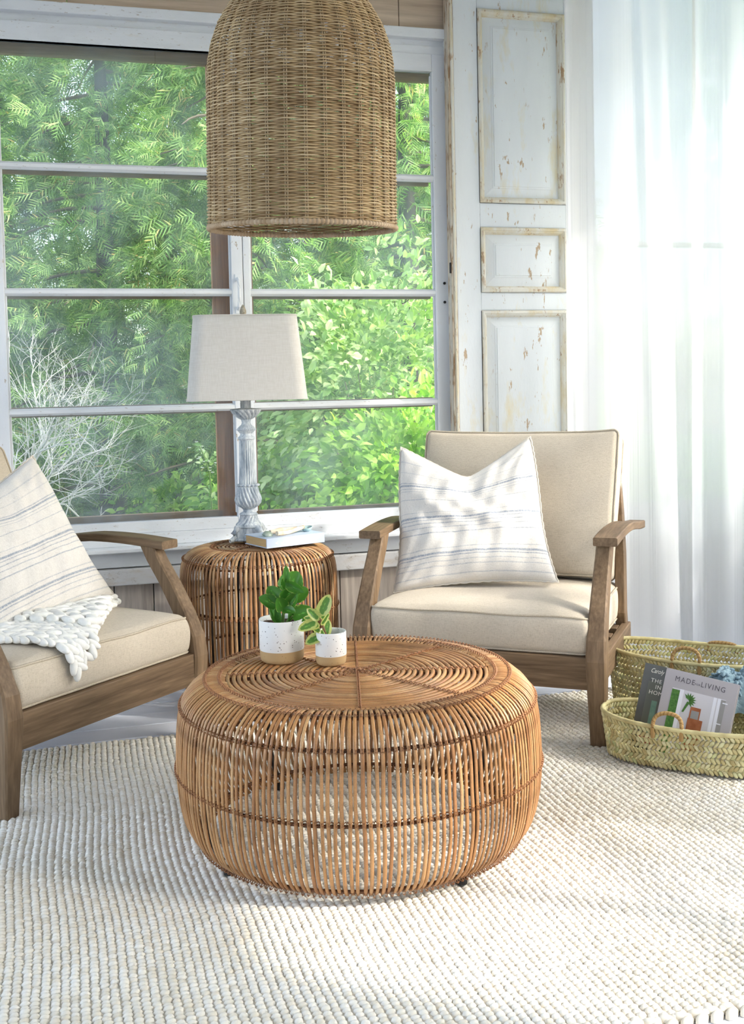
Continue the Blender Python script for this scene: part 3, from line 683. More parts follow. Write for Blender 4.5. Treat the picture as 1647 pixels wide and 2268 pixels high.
# ------------------------------------------------------------------ table lamp
lx, ly = -.452, 3.985; lz = .567+FZ+.0125
lamp = empty('table_lamp', (lx, ly, lz-.005)); tag(lamp, 'distressed grey column table lamp with an off-white linen shade', 'lamp')
def Yz(Y): return 1.066-((870+Y/6.87)-890)/616-.562
pr = [(240, 19), (255, 34), (262, 36), (250, 35), (275, 34), (300, 30), (340, 27), (380, 20), (410, 11.5), (430, 10.5), (455, 9.5), (490, 11), (520, 16), (532, 18), (545, 19.5), (575, 20), (595, 18), (610, 16), (635, 13.5), (660, 15), (685, 19.5), (705, 20), (722, 17), (735, 16.5)]
M_lamp, nt, b = nodes('distressed grey lamp paint'); v = coords(nt, (1, 1, .22)); f = noise(nt, v, 42, 4, .6); g = noise(nt, v, 240, 3)
c = ramp(nt, math_(nt, 'ADD', math_(nt, 'MULTIPLY', f, .65), math_(nt, 'MULTIPLY', g, .35)), [(.34, (.18, .22, .27)), (.44, (.36, .41, .46)), (.56, (.58, .62, .65)), (.66, (.80, .82, .80))])
nt.links.new(c, b.inputs['Base Color']); b.inputs['Roughness'].default_value = .7; bump(nt, b, f, .4, .002)
K = 1/616.0
prof = [(r_*K, Yz(Y)) for Y, r_ in pr]
dish = [p for p in prof[:9]]; dish = [(.019, Yz(238)), (.052, Yz(250)), (.0565, Yz(258)), (.055, Yz(268)), (.052, Yz(285)), (.046, Yz(320)), (.038, Yz(360)), (.026, Yz(395)), (.018, Yz(412))]
def flute(nf, amp, twist, z0, z1, sharp=1.0):
    def m(rad, z, ph): 
        t = np.clip((z-z0)/(z1-z0), 0, 1); k = np.sin(pi*np.clip(t, 0.02, .98))**.5
        return rad+amp*k*(np.abs(np.sin((ph*nf+twist*t*2*pi)/2.0))-.6)
    return m
def dense(p, n=5):
    p = np.array(p); out = []
    for i in range(len(p)-1):
        for k in range(n): out.append(p[i]+(p[i+1]-p[i])*k/n)
    out.append(p[-1]); return np.array(out)
LP = lambda nm, mb, sm=True: mb.build(nm, M_lamp, lamp, sm)
LP('drip_dish', MB().lathe(dense(dish, 4), 120, mod=flute(18, .008, 1.6, dish[-1][1], dish[2][1])))
LP('socket', MB().lathe([(.0135, Yz(60)+.09), (.0135, Yz(95)), (.0185, Yz(98)), (.0195, Yz(130)), (.0180, Yz(145)), (.0195, Yz(160)), (.0190, Yz(245))], 32))
LP('collar', MB().lathe(dense(prof[8:], 2), 40))
LP('bead_ring', MB().lathe(dense([(.028, Yz(548)), (.033, Yz(556)), (.033, Yz(574)), (.028, Yz(582))], 2), 120, mod=lambda rad, z, ph: rad+.0022*np.sin(ph*26)*(rad > .030)))
LP('column', MB().lathe(dense([(.0262, Yz(735)), (.0268, Yz(745)), (.0275, Yz(900)), (.0288, Yz(1150)), (.0312, Yz(1400))], 3), 168, mod=lambda rad, z, ph: rad-.0034+.0038*np.abs(np.cos(ph*11))))
LP('bead_ring', MB().lathe(dense([(.034, Yz(1395)), (.0405, Yz(1405)), (.0405, Yz(1425)), (.035, Yz(1435))], 2), 120, mod=lambda rad, z, ph: rad+.003*np.sin(ph*17)*(rad > .036)))
LP('urn', MB().lathe(dense([(.0345, Yz(1430)), (.036, Yz(1460)), (.038, Yz(1520)), (.044, Yz(1590)), (.0465, Yz(1640)), (.044, Yz(1690)), (.036, Yz(1735)), (.025, Yz(1765))], 4), 168, mod=flute(20, .0085, 2.2, Yz(1765), Yz(1430))))
LP('neck', MB().lathe(dense([(.026, Yz(1765)), (.019, Yz(1790)), (.020, Yz(1820)), (.031, Yz(1845)), (.0335, Yz(1860)), (.030, Yz(1875))], 3), 40))
LP('skirt', MB().lathe(dense([(.030, Yz(1875)), (.030, Yz(1920)), (.036, Yz(1970)), (.046, Yz(2005)), (.047, Yz(2020)), (.04, Yz(2030))], 4), 120, mod=flute(16, .008, -1.4, Yz(2005), Yz(1875))))
zb = Yz(2025)
LP('plinth', MB().box(-.046, .046, -.046, .046, zb-.008, zb+.002, .003).box(-.041, .041, -.041, .041, .012, zb-.008, .003).box(-.055, .055, -.055, .055, 0.004, .014, .003), False)
for a in range(4):
    t = radians(45+90*a); mb = MB()
    mb.tube([(.030*cos(t), .030*sin(t), zb-.006), (.056*cos(t), .056*sin(t), zb-.010), (.070*cos(t), .070*sin(t), zb-.026), (.064*cos(t), .064*sin(t), .020), (.078*cos(t), .078*sin(t), .009), (.088*cos(t), .088*sin(t), .007)], [.011, .013, .012, .009, .010, .006], 8, up=(0, 0, 1))
    LP('scroll_foot', mb)
# shade: rounded rectangular cone
def rrect(hx, hy, r, n=7):
    L = []
    for cx_, cy_, a0 in [(hx-r, hy-r, 0), (-hx+r, hy-r, 90), (-hx+r, -hy+r, 180), (hx-r, -hy+r, 270)]:
        for k in range(n): a = radians(a0+90*k/(n-1)); L.append((cx_+r*cos(a), cy_+r*sin(a)))
    return np.array(L)
z0, z1 = 1.073-lz+.005, 1.370-lz+.005
mb = MB(); G = []
for k in range(9):
    t = k/8; G.append(np.c_[rrect(.212-.030*t, .135-.022*t, .045), np.full(28, z0+(z1-z0)*t)])
G2 = [np.c_[rrect(.209-.030*t, .132-.022*t, .043), np.full(28, z0+(z1-z0)*t)] for t in (1, .5, 0)]
M_shade_t, nt, b = nodes('linen lamp shade'); s_ = noise(nt, coords(nt, (1, 1, .1)), 300, 2); s2 = noise(nt, coords(nt, (.1, .1, 1)), 300, 2)
nt.links.new(ramp(nt, math_(nt, 'MULTIPLY', math_(nt, 'ADD', s_, s2), .5), [(.4, (.76, .735, .69)), (.6, (.84, .82, .785))]), b.inputs['Base Color']); b.inputs['Roughness'].default_value = .9; b.inputs['Specular IOR Level'].default_value = .05
bump(nt, b, s_, .2, .0008); t_ = N(nt, 'BsdfTranslucent'); t_.inputs[0].default_value = (.75, .70, .62, 1); mx = N(nt, 'MixShader'); mx.inputs[0].default_value = .30
out = nt.nodes['Material Output']; nt.links.new(b.outputs[0], mx.inputs[1]); nt.links.new(t_.outputs[0], mx.inputs[2]); nt.links.new(mx.outputs[0], out.inputs[0])
sh = mb.grid(np.array(G+G2), cv=True).build('lamp_shade', M_shade_t, lamp, True); sh.rotation_euler = (0, 0, radians(9)); sh.location = (.004, 0, 0)
for z_, k in ((z0, 0), (z1, 1)):
    q = rrect(.212-.030*k, .135-.022*k, .045); MB().tube(np.c_[q, np.full(28, z_)], .0022, 6, close=True).build('shade_trim', M_shade_t, sh, True)
MB().tube([(0, 0, z1-.30), (0, 0, z1+.004)], .004, 8).build('harp_rod', M_metalk, lamp)
M_finial = plain('finial bronze', (.25, .22, .16), .5, (.45, .41, .33), 150)
LP('finial', MB().lathe([(.0005, z1+.044), (.006, z1+.036), (.0115, z1+.022), (.011, z1+.012), (.006, z1+.004), (.008, z1), (.004, z1-.01)], 20, mod=lambda rad, z, ph: rad*(1+.12*np.sin(ph*8+z*300)))).data.materials[0] = M_finial
MB().lathe([(.001, z0+.16), (.024, z0+.14), (.030, z0+.11), (.022, z0+.07), (.013, z0+.05), (.013, z0)], 24).build('bulb', plain('bulb glass', (.85, .85, .83), .3), lamp, True)

# ------------------------------------------------------------------ book and ceramic scoops on the side table
stz = .567+FZ+.0145
A = Vector((-.367, 3.747)); B2 = Vector((-.173, 3.879)); bang = atan2(B2.y-A.y, B2.x-A.x)
bk = empty('hardcover_book', (A.x, A.y, stz-.003), bang); tag(bk, 'pale blue hardcover book lying under the ceramic scoops', 'book')
BL, BD, BH = .232, .158, .034
MB().box(.004, BL-.004, .004, BD-.003, .003, BH-.003).build('page_block', M_page, bk)
MB().box(0, BL, 0, BD, 0, .003, .0008).build('back_cover', M_bookc, bk); MB().box(0, BL, 0, BD, BH-.003, BH, .0008).build('front_cover', M_bookc, bk)
sp_ = MB().box(0, BL, -.002, .003, 0, BH, .0012).build('spine', M_bookc, bk)
for i, ch_ in enumerate('AKIN'): text('lettering', ch_, .017, M_letter, sp_, (.045+i*.021, -.0023, .010), (pi/2, -pi/2, 0))
text('lettering', 'EMMA', .0075, M_letter, sp_, (.150, -.0023, .019), (pi/2, 0, 0), spacing=1.2); text('lettering', 'DONOGHUE', .0068, M_letter, sp_, (.139, -.0023, .009), (pi/2, 0, 0), spacing=1.2)
M_branch = plain('peeled branch wood', (.66, .50, .32), .7, (.80, .72, .60), 40, .3)
M_celadon = plain('blue ceramic glaze', (.22, .36, .38), .25, (.38, .52, .52), 45, spec=.6)
M_celadon2 = plain('green grey ceramic glaze', (.22, .30, .24), .3, (.40, .46, .38), 60, spec=.6)
def scoop(name, label, pts, rad, bowl_c, bowl_r, mat, flip, tiltv):
    r0 = Vector(pts[0]); root = empty(name, (bowl_c[0], bowl_c[1], stz+BH-.003)); tag(root, label, 'spoon')
    P = np.array([(Vector(p)-root.location)[:] for p in pts]); MB().tube(P, rad, 9).build('branch_handle', M_branch, root, True)
    prof = [(.0005, 0), (.35, .03), (.7, .18), (.92, .45), (1.0, .8), (.94, .8), (.85, .48), (.62, .26), (.3, .14), (.0005, .12)]
    mb = MB().lathe([(a*bowl_r, b_*bowl_r) for a, b_ in prof], 26); o = mb.build('scoop_bowl', mat, root, True)
    o.rotation_euler = (pi+.2, .25, 0) if flip else tiltv; o.location = (Vector(bowl_c)-root.location)+Vector((0, 0, bowl_r*.85 if flip else 0))
zt = stz+BH-.003
q1 = atz(655, 1178, zt); q2 = atz(560, 1188, zt); q3 = atz(558, 1188, zt); 
e1 = Vector((cos(bang), sin(bang), 0)); e2 = Vector((-sin(bang), cos(bang), 0)); O = Vector((A.x, A.y, zt))
def bp(x, y, z): return O+e1*x+e2*y+Vector((0, 0, z))
scoop('ceramic_scoop', 'ceramic scoop with its blue bowl upright at the right end of the pair', [bp(.058, .030, .010), bp(.085, .036, .008), (bp(.12, .045, .009)), bp(.15, .052, .013), bp(.185, .062, .018)], [.008, .0085, .008, .007, .0065], bp(.203, .066, .000), .0195, M_celadon, False, (.15, -.15, 0))
scoop('ceramic_scoop', 'ceramic scoop with its green bowl face down at the left end of the pair', [bp(.050, .065, .012), bp(.075, .075, .010), bp(.10, .085, .013), bp(.13, .088, .011), bp(.17, .085, .013)], [.007, .0085, .008, .007, .006], bp(.036, .050, .001), .0185, M_celadon2, True, None)

# ------------------------------------------------------------------ potted plants on the coffee table
def potmat(name, col, spk):
    m, nt, b = nodes(name); v = coords(nt); vo = N(nt, 'TexVoronoi'); vo.inputs['Scale'].default_value = 135; vo.inputs['Randomness'].default_value = 1.0; nt.links.new(v, vo.inputs['Vector'])
    d = ramp(nt, vo.outputs['Distance'], [(.14, (1, 1, 1)), (.20, (0, 0, 0))]); k = ramp(nt, noise(nt, v, 60, 2), [(.46, (0, 0, 0)), (.52, (1, 1, 1))])
    nt.links.new(mixc(nt, math_(nt, 'MULTIPLY', d, k), col, spk), b.inputs['Base Color']); b.inputs['Roughness'].default_value = .35; b.inputs['Specular IOR Level'].default_value = .4; return m
M_potw = potmat('speckled white glaze', (.80, .79, .76), (.10, .08, .06)); M_pott = potmat('bare tan clay', (.50, .34, .17), (.35, .22, .10))
def vleaf(name, edge, mid, ew):
    m, nt, b = nodes(name); tc = N(nt, 'TexCoord'); sp = N(nt, 'SeparateXYZ'); nt.links.new(tc.outputs['UV'], sp.inputs[0])
    nz = noise(nt, coords(nt, (1, 1, 1)), 130, 3); t = math_(nt, 'ADD', sp.outputs[0], math_(nt, 'MULTIPLY', math_(nt, 'SUBTRACT', nz, .5), .55))
    c = ramp(nt, t, [(.0, [min(1, x*1.9) for x in mid]), (.10, mid), (ew-.05, mid), (ew+.05, edge)]); oi = N(nt, 'ObjectInfo'); c = mixc(nt, 1.0, c, ramp(nt, oi.outputs['Random'], [(0, (.75, .8, .7)), (1, (1.25, 1.2, 1.1))]), 'MULTIPLY')
    nt.links.new(c, b.inputs['Base Color']); b.inputs['Roughness'].default_value = .25; b.inputs['Specular IOR Level'].default_value = .5
    tl = N(nt, 'BsdfTranslucent'); nt.links.new(c, tl.inputs[0]); mx = N(nt, 'MixShader'); mx.inputs[0].default_value = .35
    out = nt.nodes['Material Output']; nt.links.new(b.outputs[0], mx.inputs[1]); nt.links.new(tl.outputs[0], mx.inputs[2]); nt.links.new(mx.outputs[0], out.inputs[0]); return m
M_lf1 = vleaf('green rounded leaf', (.34, .50, .12), (.08, .25, .035), .98); M_lf2 = vleaf('yellow edged leaf', (.68, .72, .25), (.15, .32, .07), .50); M_stem = plain('green stem', (.16, .26, .06), .5); M_stemr = plain('reddish stem', (.22, .12, .06), .6)
def pot(name, label, c, R, Hh, band):
    root = empty(name, (c[0], c[1], .4085)); tag(root, label, 'plant')
    MB().lathe([(.001, .002), (R*.86, 0), (R*.95, .004), (R*.985, .012), (R, band)], 48).build('clay_base', M_pott, root, True)
    MB().lathe([(R, band), (R*1.01, band+.002), (R*1.01, Hh-.003), (R*.995, Hh), (R*.95, Hh-.001), (R*.93, Hh-.005), (R*.92, Hh-.030), (R*.90, band)], 48).build('pot_body', M_potw, root, True)
    return root
def soil(root, R, z):
    a = np.linspace(0, 2*pi, 24, endpoint=False); rr = np.linspace(.02, R*.93, 9); G = np.array([[(q*cos(t), q*sin(t), z+random.uniform(-.002, .003)) for t in a] for q in rr]); MB().grid(G, cv=True).add([(0, 0, z)]).build('soil', M_soil, root)
def leaf(root, base, tip, w, mat, cup=.25, face=(0, -1, .35), twist=0.0, droop=.12, rnd=1.0):
    b_ = np.array(base); t_ = np.array(tip); ax = t_-b_; L = np.linalg.norm(ax); ax = ax/L
    f = np.array(face, float); n_ = f-ax*(f@ax); n_ /= np.linalg.norm(n_); s_ = np.cross(ax, n_)
    n_, s_ = n_*cos(twist)+s_*sin(twist), s_*cos(twist)-n_*sin(twist)
    m, k = 10, 7; G = np.zeros((m, k, 3)); UV = np.zeros((m, k, 2))
    for i in range(m):
        t = i/(m-1); wd = w/2*(sin(pi*min(1, t**.80*.985+.012)))**(.52/rnd)
        for j in range(k):
            s = j/(k-1)*2-1
            G[i, j] = b_+ax*L*t+s_*wd*s+n_*(cup*w*(s*s-.3)*.6*sin(pi*t)-droop*L*(t*t)); UV[i, j] = (max(abs(s), abs(t*2-1)**3), t)
    return MB().grid(G, uv=UV).build('leaf', mat, root, True)
P1 = pot('potted_peperomia', 'larger speckled pot with a glossy dark green peperomia', (-.2455, 2.842), .0575, .110, .031); soil(P1, .0575, .096)
P2 = pot('potted_peperomia', 'smaller speckled pot with a yellow-edged leaning peperomia', (-.1165, 2.797), .0395, .084, .024); soil(P2, .0395, .060)
def lw(root, px, py, Y): return tuple((at(px, py, Y)-root.location)[:])
Y1 = 2.842
for (bx, by, tx, ty, w, dy, cup, tw, fc) in [
    (636, 1312, 660, 1266, 37, .01, .5, .1, (.1, -1, .3)), (634, 1308, 625, 1270, 30, .015, .4, -.5, (-.5, -1, .2)), (635, 1292, 633, 1254, 12, -.012, .5, .1, (0, -1, .1)), (632, 1292, 671, 1312, 18, -.02, .7, .5, (0, -1, .9)),
    (646, 1328, 681, 1302, 28, .02, .3, 0, (.2, -1, .6)), (620, 1332, 593, 1299, 26, .01, .4, .2, (-.2, -1, .4)), (630, 1334, 646, 1304, 27, -.015, .5, .3, (.1, -1, .7)), (614, 1343, 575, 1321, 25, -.01, .5, .2, (-.1, -1, .6)),
    (636, 1348, 656, 1313, 20, -.025, .6, -.4, (.4, -1, .3)), (614, 1380, 597, 1338, 13, .0, .5, .4, (-.4, -1, .2)), (617, 1382, 613, 1342, 12, -.012, .5, -.4, (.3, -1, .2)), (641, 1374, 642, 1348, 9, 0, .5, .5, (.2, -1, .2)), (640, 1376, 650, 1352, 8, -.01, .5, .5, (.2, -1, .2)),
    (646, 1366, 692, 1350, 29, -.012, .4, .1, (.1, -1, .6)), (628, 1352, 616, 1326, 24, -.03, .5, 0, (0, -1, .8)), (626, 1350, 652, 1354, 18, -.035, .5, 0, (.2, -1, .9)), (630, 1330, 622, 1306, 22, .03, .3, 0, (0, -1, .5))]:
    leaf(P1, lw(P1, bx, by, Y1+dy*.4), lw(P1, tx, ty, Y1+dy), 1.38*w/862.0, M_lf1, cup, fc, tw)
z0p = .096
for pts in [[(626, 1385, 0), (627, 1360, 0), (632, 1330, 0), (635, 1300, 0)], [(622, 1385, .01), (617, 1365, 0), (614, 1345, 0)], [(632, 1385, .0), (640, 1370, 0), (648, 1364, -.01)], [(627, 1360, 0), (640, 1342, .0), (646, 1328, .01)]]:
    MB().tube([lw(P1, x, y, Y1+d) for x, y, d in pts], [.0042]*(len(pts)-1)+[.002], 8).build('stem', M_stem, P1, True)
Y2 = 2.79
for (bx, by, tx, ty, w, dy, cup, tw, fc) in [
    (708, 1364, 729, 1318, 27, .0, .3, 0, (.1, -1, .2)), (706, 1373, 681, 1348, 20, -.01, .4, .2, (-.2, -1, .5)), (703, 1377, 660, 1394, 22, -.02, .4, -.2, (-.1, -1, .7)), (708, 1384, 676, 1390, 17, -.01, .3, 0, (0, -1, .6)), (708, 1372, 671, 1366, 15, .02, .3, 0, (0, -1, .8)),
    (711, 1385, 729, 1360, 10, -.02, .5, .3, (.2, -1, .3)), (721, 1410, 727, 1372, 19, .0, .3, -.1, (.2, -1, .2)), (713, 1407, 676, 1424, 23, -.025, .35, 0, (0, -1, .7)), (716, 1412, 712, 1396, 10, -.02, .4, 0, (0, -1, .3)), (707, 1370, 698, 1346, 9, .012, .3, 0, (0, -1, .3)), (712, 1372, 722, 1350, 12, .01, .3, 0, (.3, -1, .3)), (708, 1400, 693, 1388, 14, .0, .3, 0, (0, -1, .5))]:
    leaf(P2, lw(P2, bx, by, Y2+dy*.4), lw(P2, tx, ty, Y2+dy), 1.15*w/875.0, M_lf2, cup, fc, tw)
MB().tube([lw(P2, 726, 1425, Y2+.01), lw(P2, 722, 1408, Y2), lw(P2, 716, 1390, Y2-.005), lw(P2, 707, 1366, Y2)], [.003, .0034, .003, .0015], 8).build('stem', M_stemr, P2, True)

# ------------------------------------------------------------------ chunky knit throw on the left chair
throw = empty('chunky_throw', chL.location, radians(59)); tag(throw, 'chunky white wool throw draped over the front of the left seat cushion', 'blanket')
Cn = np.array([-.165, -.035]); a_ = np.array([.80, .60]); a_ /= np.linalg.norm(a_); b__ = np.array([-.40, .92]); b__ /= np.linalg.norm(b__)
def drape(x, s):
    hx, hy = x/.352, (s-.346)/.308
    z = .400+.024*np.clip(1-hx**4, 0, 1)*np.clip(1-hy**4, 0, 1)+.012
    y = s+0.0
    f = s < .052
    d = .052-s
    y = np.where(f, .052-.035*np.minimum(1, d/.035)**.7-.006, y); z = np.where(f, .412-.012*np.clip(d/.03, 0, 1)-np.maximum(0, d-.012), z)
    z = np.where(x < -.37, z-(-.37-x)*.9, z)
    return np.stack([x, y, z], -1)
C1, D1, S1 = [], [], []
rr_ = np.random.RandomState(11)
for layer in (0, 1):
    for i in range(17):
        for j in range(28):
            for sd in (-1, 1):
                pa = (i+.4)*.038+sd*.0092; pb = (j+.25)*.025+(.006 if i % 2 else 0)
                if layer == 1 and not (pa > .16 and pb < .26 and (i+j) % 2): continue
                p = Cn+a_*pa+b__*pb+rr_.normal(0, .002, 2); dirn = b__*.85+a_*sd*(-.55)*(1 if layer == 0 else -1)
                if p[0] > .372 or p[1] > .50 or p[0] < -.44: continue
                q = p+dirn*.01
                P0 = drape(p[0], p[1]); P1_ = drape(q[0], q[1]); d = P1_-P0; d = d/max(np.linalg.norm(d), 1e-6)
                C1.append(P0+np.array([0, -.004 if p[1] < .05 else 0, .006*rr_.rand()+.016*layer])); D1.append(d); S1.append((.0285*(1+rr_.normal(0, .10)), .0120*(1+rr_.normal(0, .10))))
def lobes(C, Dv, S, nr=8, nl=7, flat=None, nrm=None):
    C = np.array(C); Dv = np.array(Dv); S = np.array(S); M = len(C)
    u = np.tile(np.array([.03, .02, 1.0]), (M, 1)) if nrm is None else np.array(nrm); s_ = np.cross(Dv, u); s_ /= np.linalg.norm(s_, axis=1, keepdims=True); u = np.cross(s_, Dv)
    th = np.linspace(0, pi, nl); a = np.arange(nr)*2*pi/nr
    X = -np.cos(th)[:, None]*np.ones(nr); Y = np.sin(th)[:, None]**.8*np.cos(a); Z = np.sin(th)[:, None]**.8*np.sin(a)
    fl = 1.0 if flat is None else flat
    V = C[:, None, None]+Dv[:, None, None]*(X[None, ..., None]*S[:, 0, None, None, None])+s_[:, None, None]*(Y[None, ..., None]*S[:, 1, None, None, None])+u[:, None, None]*(Z[None, ..., None]*S[:, 1, None, None, None]*fl)
    idx = np.arange(nl*nr).reshape(nl, nr); idn = np.roll(idx, -1, 1)
    q = np.stack([idx[:-1], idx[1:], idn[1:], idn[:-1]], -1).reshape(-1, 4)
    off = (np.arange(M)*nl*nr)[:, None, None]
    return MB().add(V.reshape(-1, 3), q=(q[None]+off).reshape(-1, 4))
M_throw = plain('white merino wool', (.86, .85, .80), .95, (.92, .91, .87), 60, .5, spec=.05, bdist=.004)
lobes(C1, D1, S1, 10, 9).build('knit_stitches', M_throw, throw, True)['kind'] = 'stuff'

# ------------------------------------------------------------------ wicker pendant
pend = empty('pendant_lamp', (-.157, 2.72, 1.503), rot=(radians(3.6), radians(.6), .1)); tag(pend, 'bell shaped brown wicker pendant lamp hanging above the coffee table', 'lamp')
pz = np.array([0, .06, .15, .25, .34, .385, .425, .47, .515, .56, .60, .635, .66]); prr = np.array([.2255, .2245, .2235, .2225, .221, .2175, .210, .1935, .168, .130, .092, .062, .045])
def PR(z): return np.interp(z, pz, prr)
ns = 32; mb = MB(); rows = []; zc = .006; ph0 = np.linspace(0, 2*pi, ns*5, endpoint=False)
arc = np.r_[0, np.cumsum(np.hypot(np.diff(pz), np.diff(prr)))]; nrow = int(arc[-1]/.00385)
sgr = np.linspace(.006, arc[-1]-.01, nrow); zrow = np.interp(sgr, arc, pz)
rw_ = np.random.RandomState(21)
for i, z in enumerate(zrow):
    s_ = ph0*ns/(2*pi); A_ = .0044*(1 if z < .5 else .75); r = PR(z)+A_*(-1)**i*np.cos(pi*s_)+rw_.normal(0, .00035, len(s_)); Z = z+.0006*np.sin(s_*1.3+i)+rw_.normal(0, .0003, len(s_))
    mb.ringtube(ph0, r, Z, .0019, 5, close=True)
# split rings into islands is not needed: colour noise varies them
mb.build('weavers', M_wick, pend, True)['kind'] = 'stuff'
zz = np.linspace(0, .655, 24)
me_ = MB().tube([(PR(z)+.0014, .0026, z) for z in zz], .0019, 5, cap=False, up=(0, 1, 0)).tube([(PR(z)+.0014, -.0026, z) for z in zz], .0019, 5, cap=False, up=(0, 1, 0)).mesh('stake_pair', True); me_.materials.append(M_wicks)
for k in range(ns): link('stake_pair', me_, pend).rotation_euler = (0, 0, k*2*pi/ns)
ph = np.linspace(0, 2*pi, 1120, endpoint=False)
a = np.arange(8)*2*pi/8; rad = .0054+.0019*np.abs(np.sin(ph*70))
G = np.stack([(.2262+rad[:, None]*np.cos(a))*np.cos(ph)[:, None], (.2262+rad[:, None]*np.cos(a))*np.sin(ph)[:, None], -.002+rad[:, None]*np.sin(a)], -1)
MB().grid(G, cu=True, cv=True).build('wrapped_rim', plain('wrapped rim cane', (.40, .27, .15), .5, (.55, .41, .27), 30), pend, True)
MB().lathe([(.001, .672), (.05, .668), (.052, .655), (.045, .650)], 24).build('cap', M_metalk, pend, True)
MB().tube([(0, 0, .66), (0, 0, 1.54)], .0035, 6).build('cord', M_metalk, pend)
MB().lathe([(.02, .62), (.022, .57), (.018, .56), (.001, .56)], 16).build('socket', M_metalk, pend)

# ------------------------------------------------------------------ baskets
def basket(label, c, ang, ax, by, nrow, flare, seed, group, sag, handles):
    root = empty('palm_basket', (c[0], c[1], .004), radians(ang)); tag(root, label, 'basket', group)
    r = np.random.RandomState(seed); rp = .0172
    def loop(z, n):
        t = np.linspace(0, 2*pi, 400, endpoint=False); e = .78
        x = ax*(1+flare*z)*np.sign(np.cos(t))*np.abs(np.cos(t))**e; y = by*(1+flare*1.4*z)*np.sign(np.sin(t))*np.abs(np.sin(t))**e
        p = np.stack([x, y], 1); d = np.r_[0, np.cumsum(np.linalg.norm(np.diff(np.vstack([p, p[:1]]), axis=0), axis=1))]
        s_ = np.linspace(0, d[-1], n, endpoint=False); pp = np.vstack([p, p[:1]])
        return np.stack([np.interp(s_, d, pp[:, 0]), np.interp(s_, d, pp[:, 1])], 1), d[-1]
    C, Dv, S_, Nn = [], [], [], []
    for k in range(nrow):
        z = .009+k*rp; _, Lp = loop(z, 10); n = int(Lp/.0128); p, _ = loop(z, n); tn = np.roll(p, -1, 0)-np.roll(p, 1, 0); tn /= np.linalg.norm(tn, axis=1, keepdims=True); nm = np.stack([tn[:, 1], -tn[:, 0]], 1)
        sg = 1 if k % 2 else -1
        for i in range(n):
            zz_ = z+sag(p[i, 0]/ax)*k/nrow+r.normal(0, .0006); d = np.array([tn[i, 0]*.62, tn[i, 1]*.62, sg*.78])
            for side_ in (1, -1):
                C.append((p[i, 0]+nm[i, 0]*.0028*side_, p[i, 1]+nm[i, 1]*.0028*side_, zz_)); Dv.append(d*np.array([side_, side_, 1]) if False else d/np.linalg.norm(d)); S_.append((.0100*(1+r.normal(0, .08)), .0055*(1+r.normal(0, .1)))); Nn.append((nm[i, 0]*side_, nm[i, 1]*side_, 0))
        # keep the pair of strands a little apart
    mb = lobes(C, Dv, S_, 6, 6, .45, Nn); mb.build('palm_coils', M_palm, root, True)['kind'] = 'stuff'
    z = .009+nrow*rp-.006; p, _ = loop(z, 160); P = np.array([(x, y, z+sag(x/ax)) for x, y in p])
    a = np.arange(8)*2*pi/8; 
    MB().tube(P, .0062+.0011*np.abs(np.sin(np.arange(160)*1.2)), 8, close=True).build('rim', M_palm, root, True)
    p, _ = loop(.004, 80); MB().add([(0, 0, .004)]+[(x*.99, y*.99, .004) for x, y in p], t=[(0, i+1, (i+1) % 80+1) for i in range(80)]).build('base', M_palm, root)
    for hx, sgn, hw, hh, tilt in handles:
        t = np.linspace(0, 1, 150); yb = by*(1+flare*1.4*z)*sgn
        x = hx+hw*(-np.cos(t*pi))*(1+.12*np.sin(t*pi)); zz_ = z-.01+sag(hx/ax)+hh*np.sin(t*pi)**.55; y = np.full(150, yb)+tilt*np.sin(t*pi)
        hp = np.stack([x, y, zz_], 1); tt = np.gradient(hp, axis=0); tt /= np.linalg.norm(tt, axis=1, keepdims=True); yy = np.array([0, 1, 0.])[None]; nn = np.cross(tt, yy); w = t*2*pi*13; mb = MB()
        for k in range(3): mb.tube(hp+nn*(.0030*np.cos(w+k*2.094))[:, None]+yy*(.0030*np.sin(w+k*2.094))[:, None], .0034, 6)
        mb.build('handle', M_rope, root, True)
        for s2 in (-1, 1): MB().tube([(hx+s2*hw, yb, z-.028+sag(hx/ax)), (hx+s2*hw, yb+sgn*.004, z-.014+sag(hx/ax)), (hx+s2*hw, yb, z-.002+sag(hx/ax))], .0065, 8).build('handle_binding', M_rope, root, True)
    return root
bF = basket('low pale palm basket in front holding two decor books', (.935, 3.175), -27, .262, .120, 7, .55, 5, 'palm leaf baskets', lambda x: .010*np.abs(x)**2-.004, [(-.065, -1, .040, .050, .02), (-.03, 1, .040, .03, .0)])
bB = basket('taller palm basket behind the low one against the curtain', (1.055, 3.52), -28, .285, .125, 13, .35, 8, 'palm leaf baskets', lambda x: .012*np.abs(x)**2-.004, [(-.03, -1, .042, .055, .015), (.03, 1, .045, .02, 0)])

# decor books leaning in the low basket
M_c1 = plain('taupe grey cover', (.42, .39, .40), .35, spec=.4); M_c2 = plain('dark olive cover', (.065, .065, .055), .3, (.10, .10, .085), 12, spec=.45); M_dk = plain('dark print', (.10, .09, .10), .6); M_gold = plain('pale print', (.80, .78, .70), .6)
M_pw = plain('print white', (.62, .60, .63), .5); M_pg = plain('print green', (.05, .14, .03), .6, (.10, .24, .05), 150); M_por = plain('print orange wood', (.30, .09, .03), .5, (.38, .13, .05), 60); M_pww = plain('print bright white', (.78, .78, .84), .5)
M_teal = plain('print teal', (.14, .26, .20), .5, (.20, .32, .24), 60); M_pgry = plain('print shade grey', (.30, .29, .28), .5); M_pred = plain('print red', (.35, .10, .09), .5)
def flat(root, x0, x1, z0, z1, m, lay, th): return MB().box(x0, x1, -th/2-.0004*lay, -th/2, z0, z1).build('cover_print', m, root)
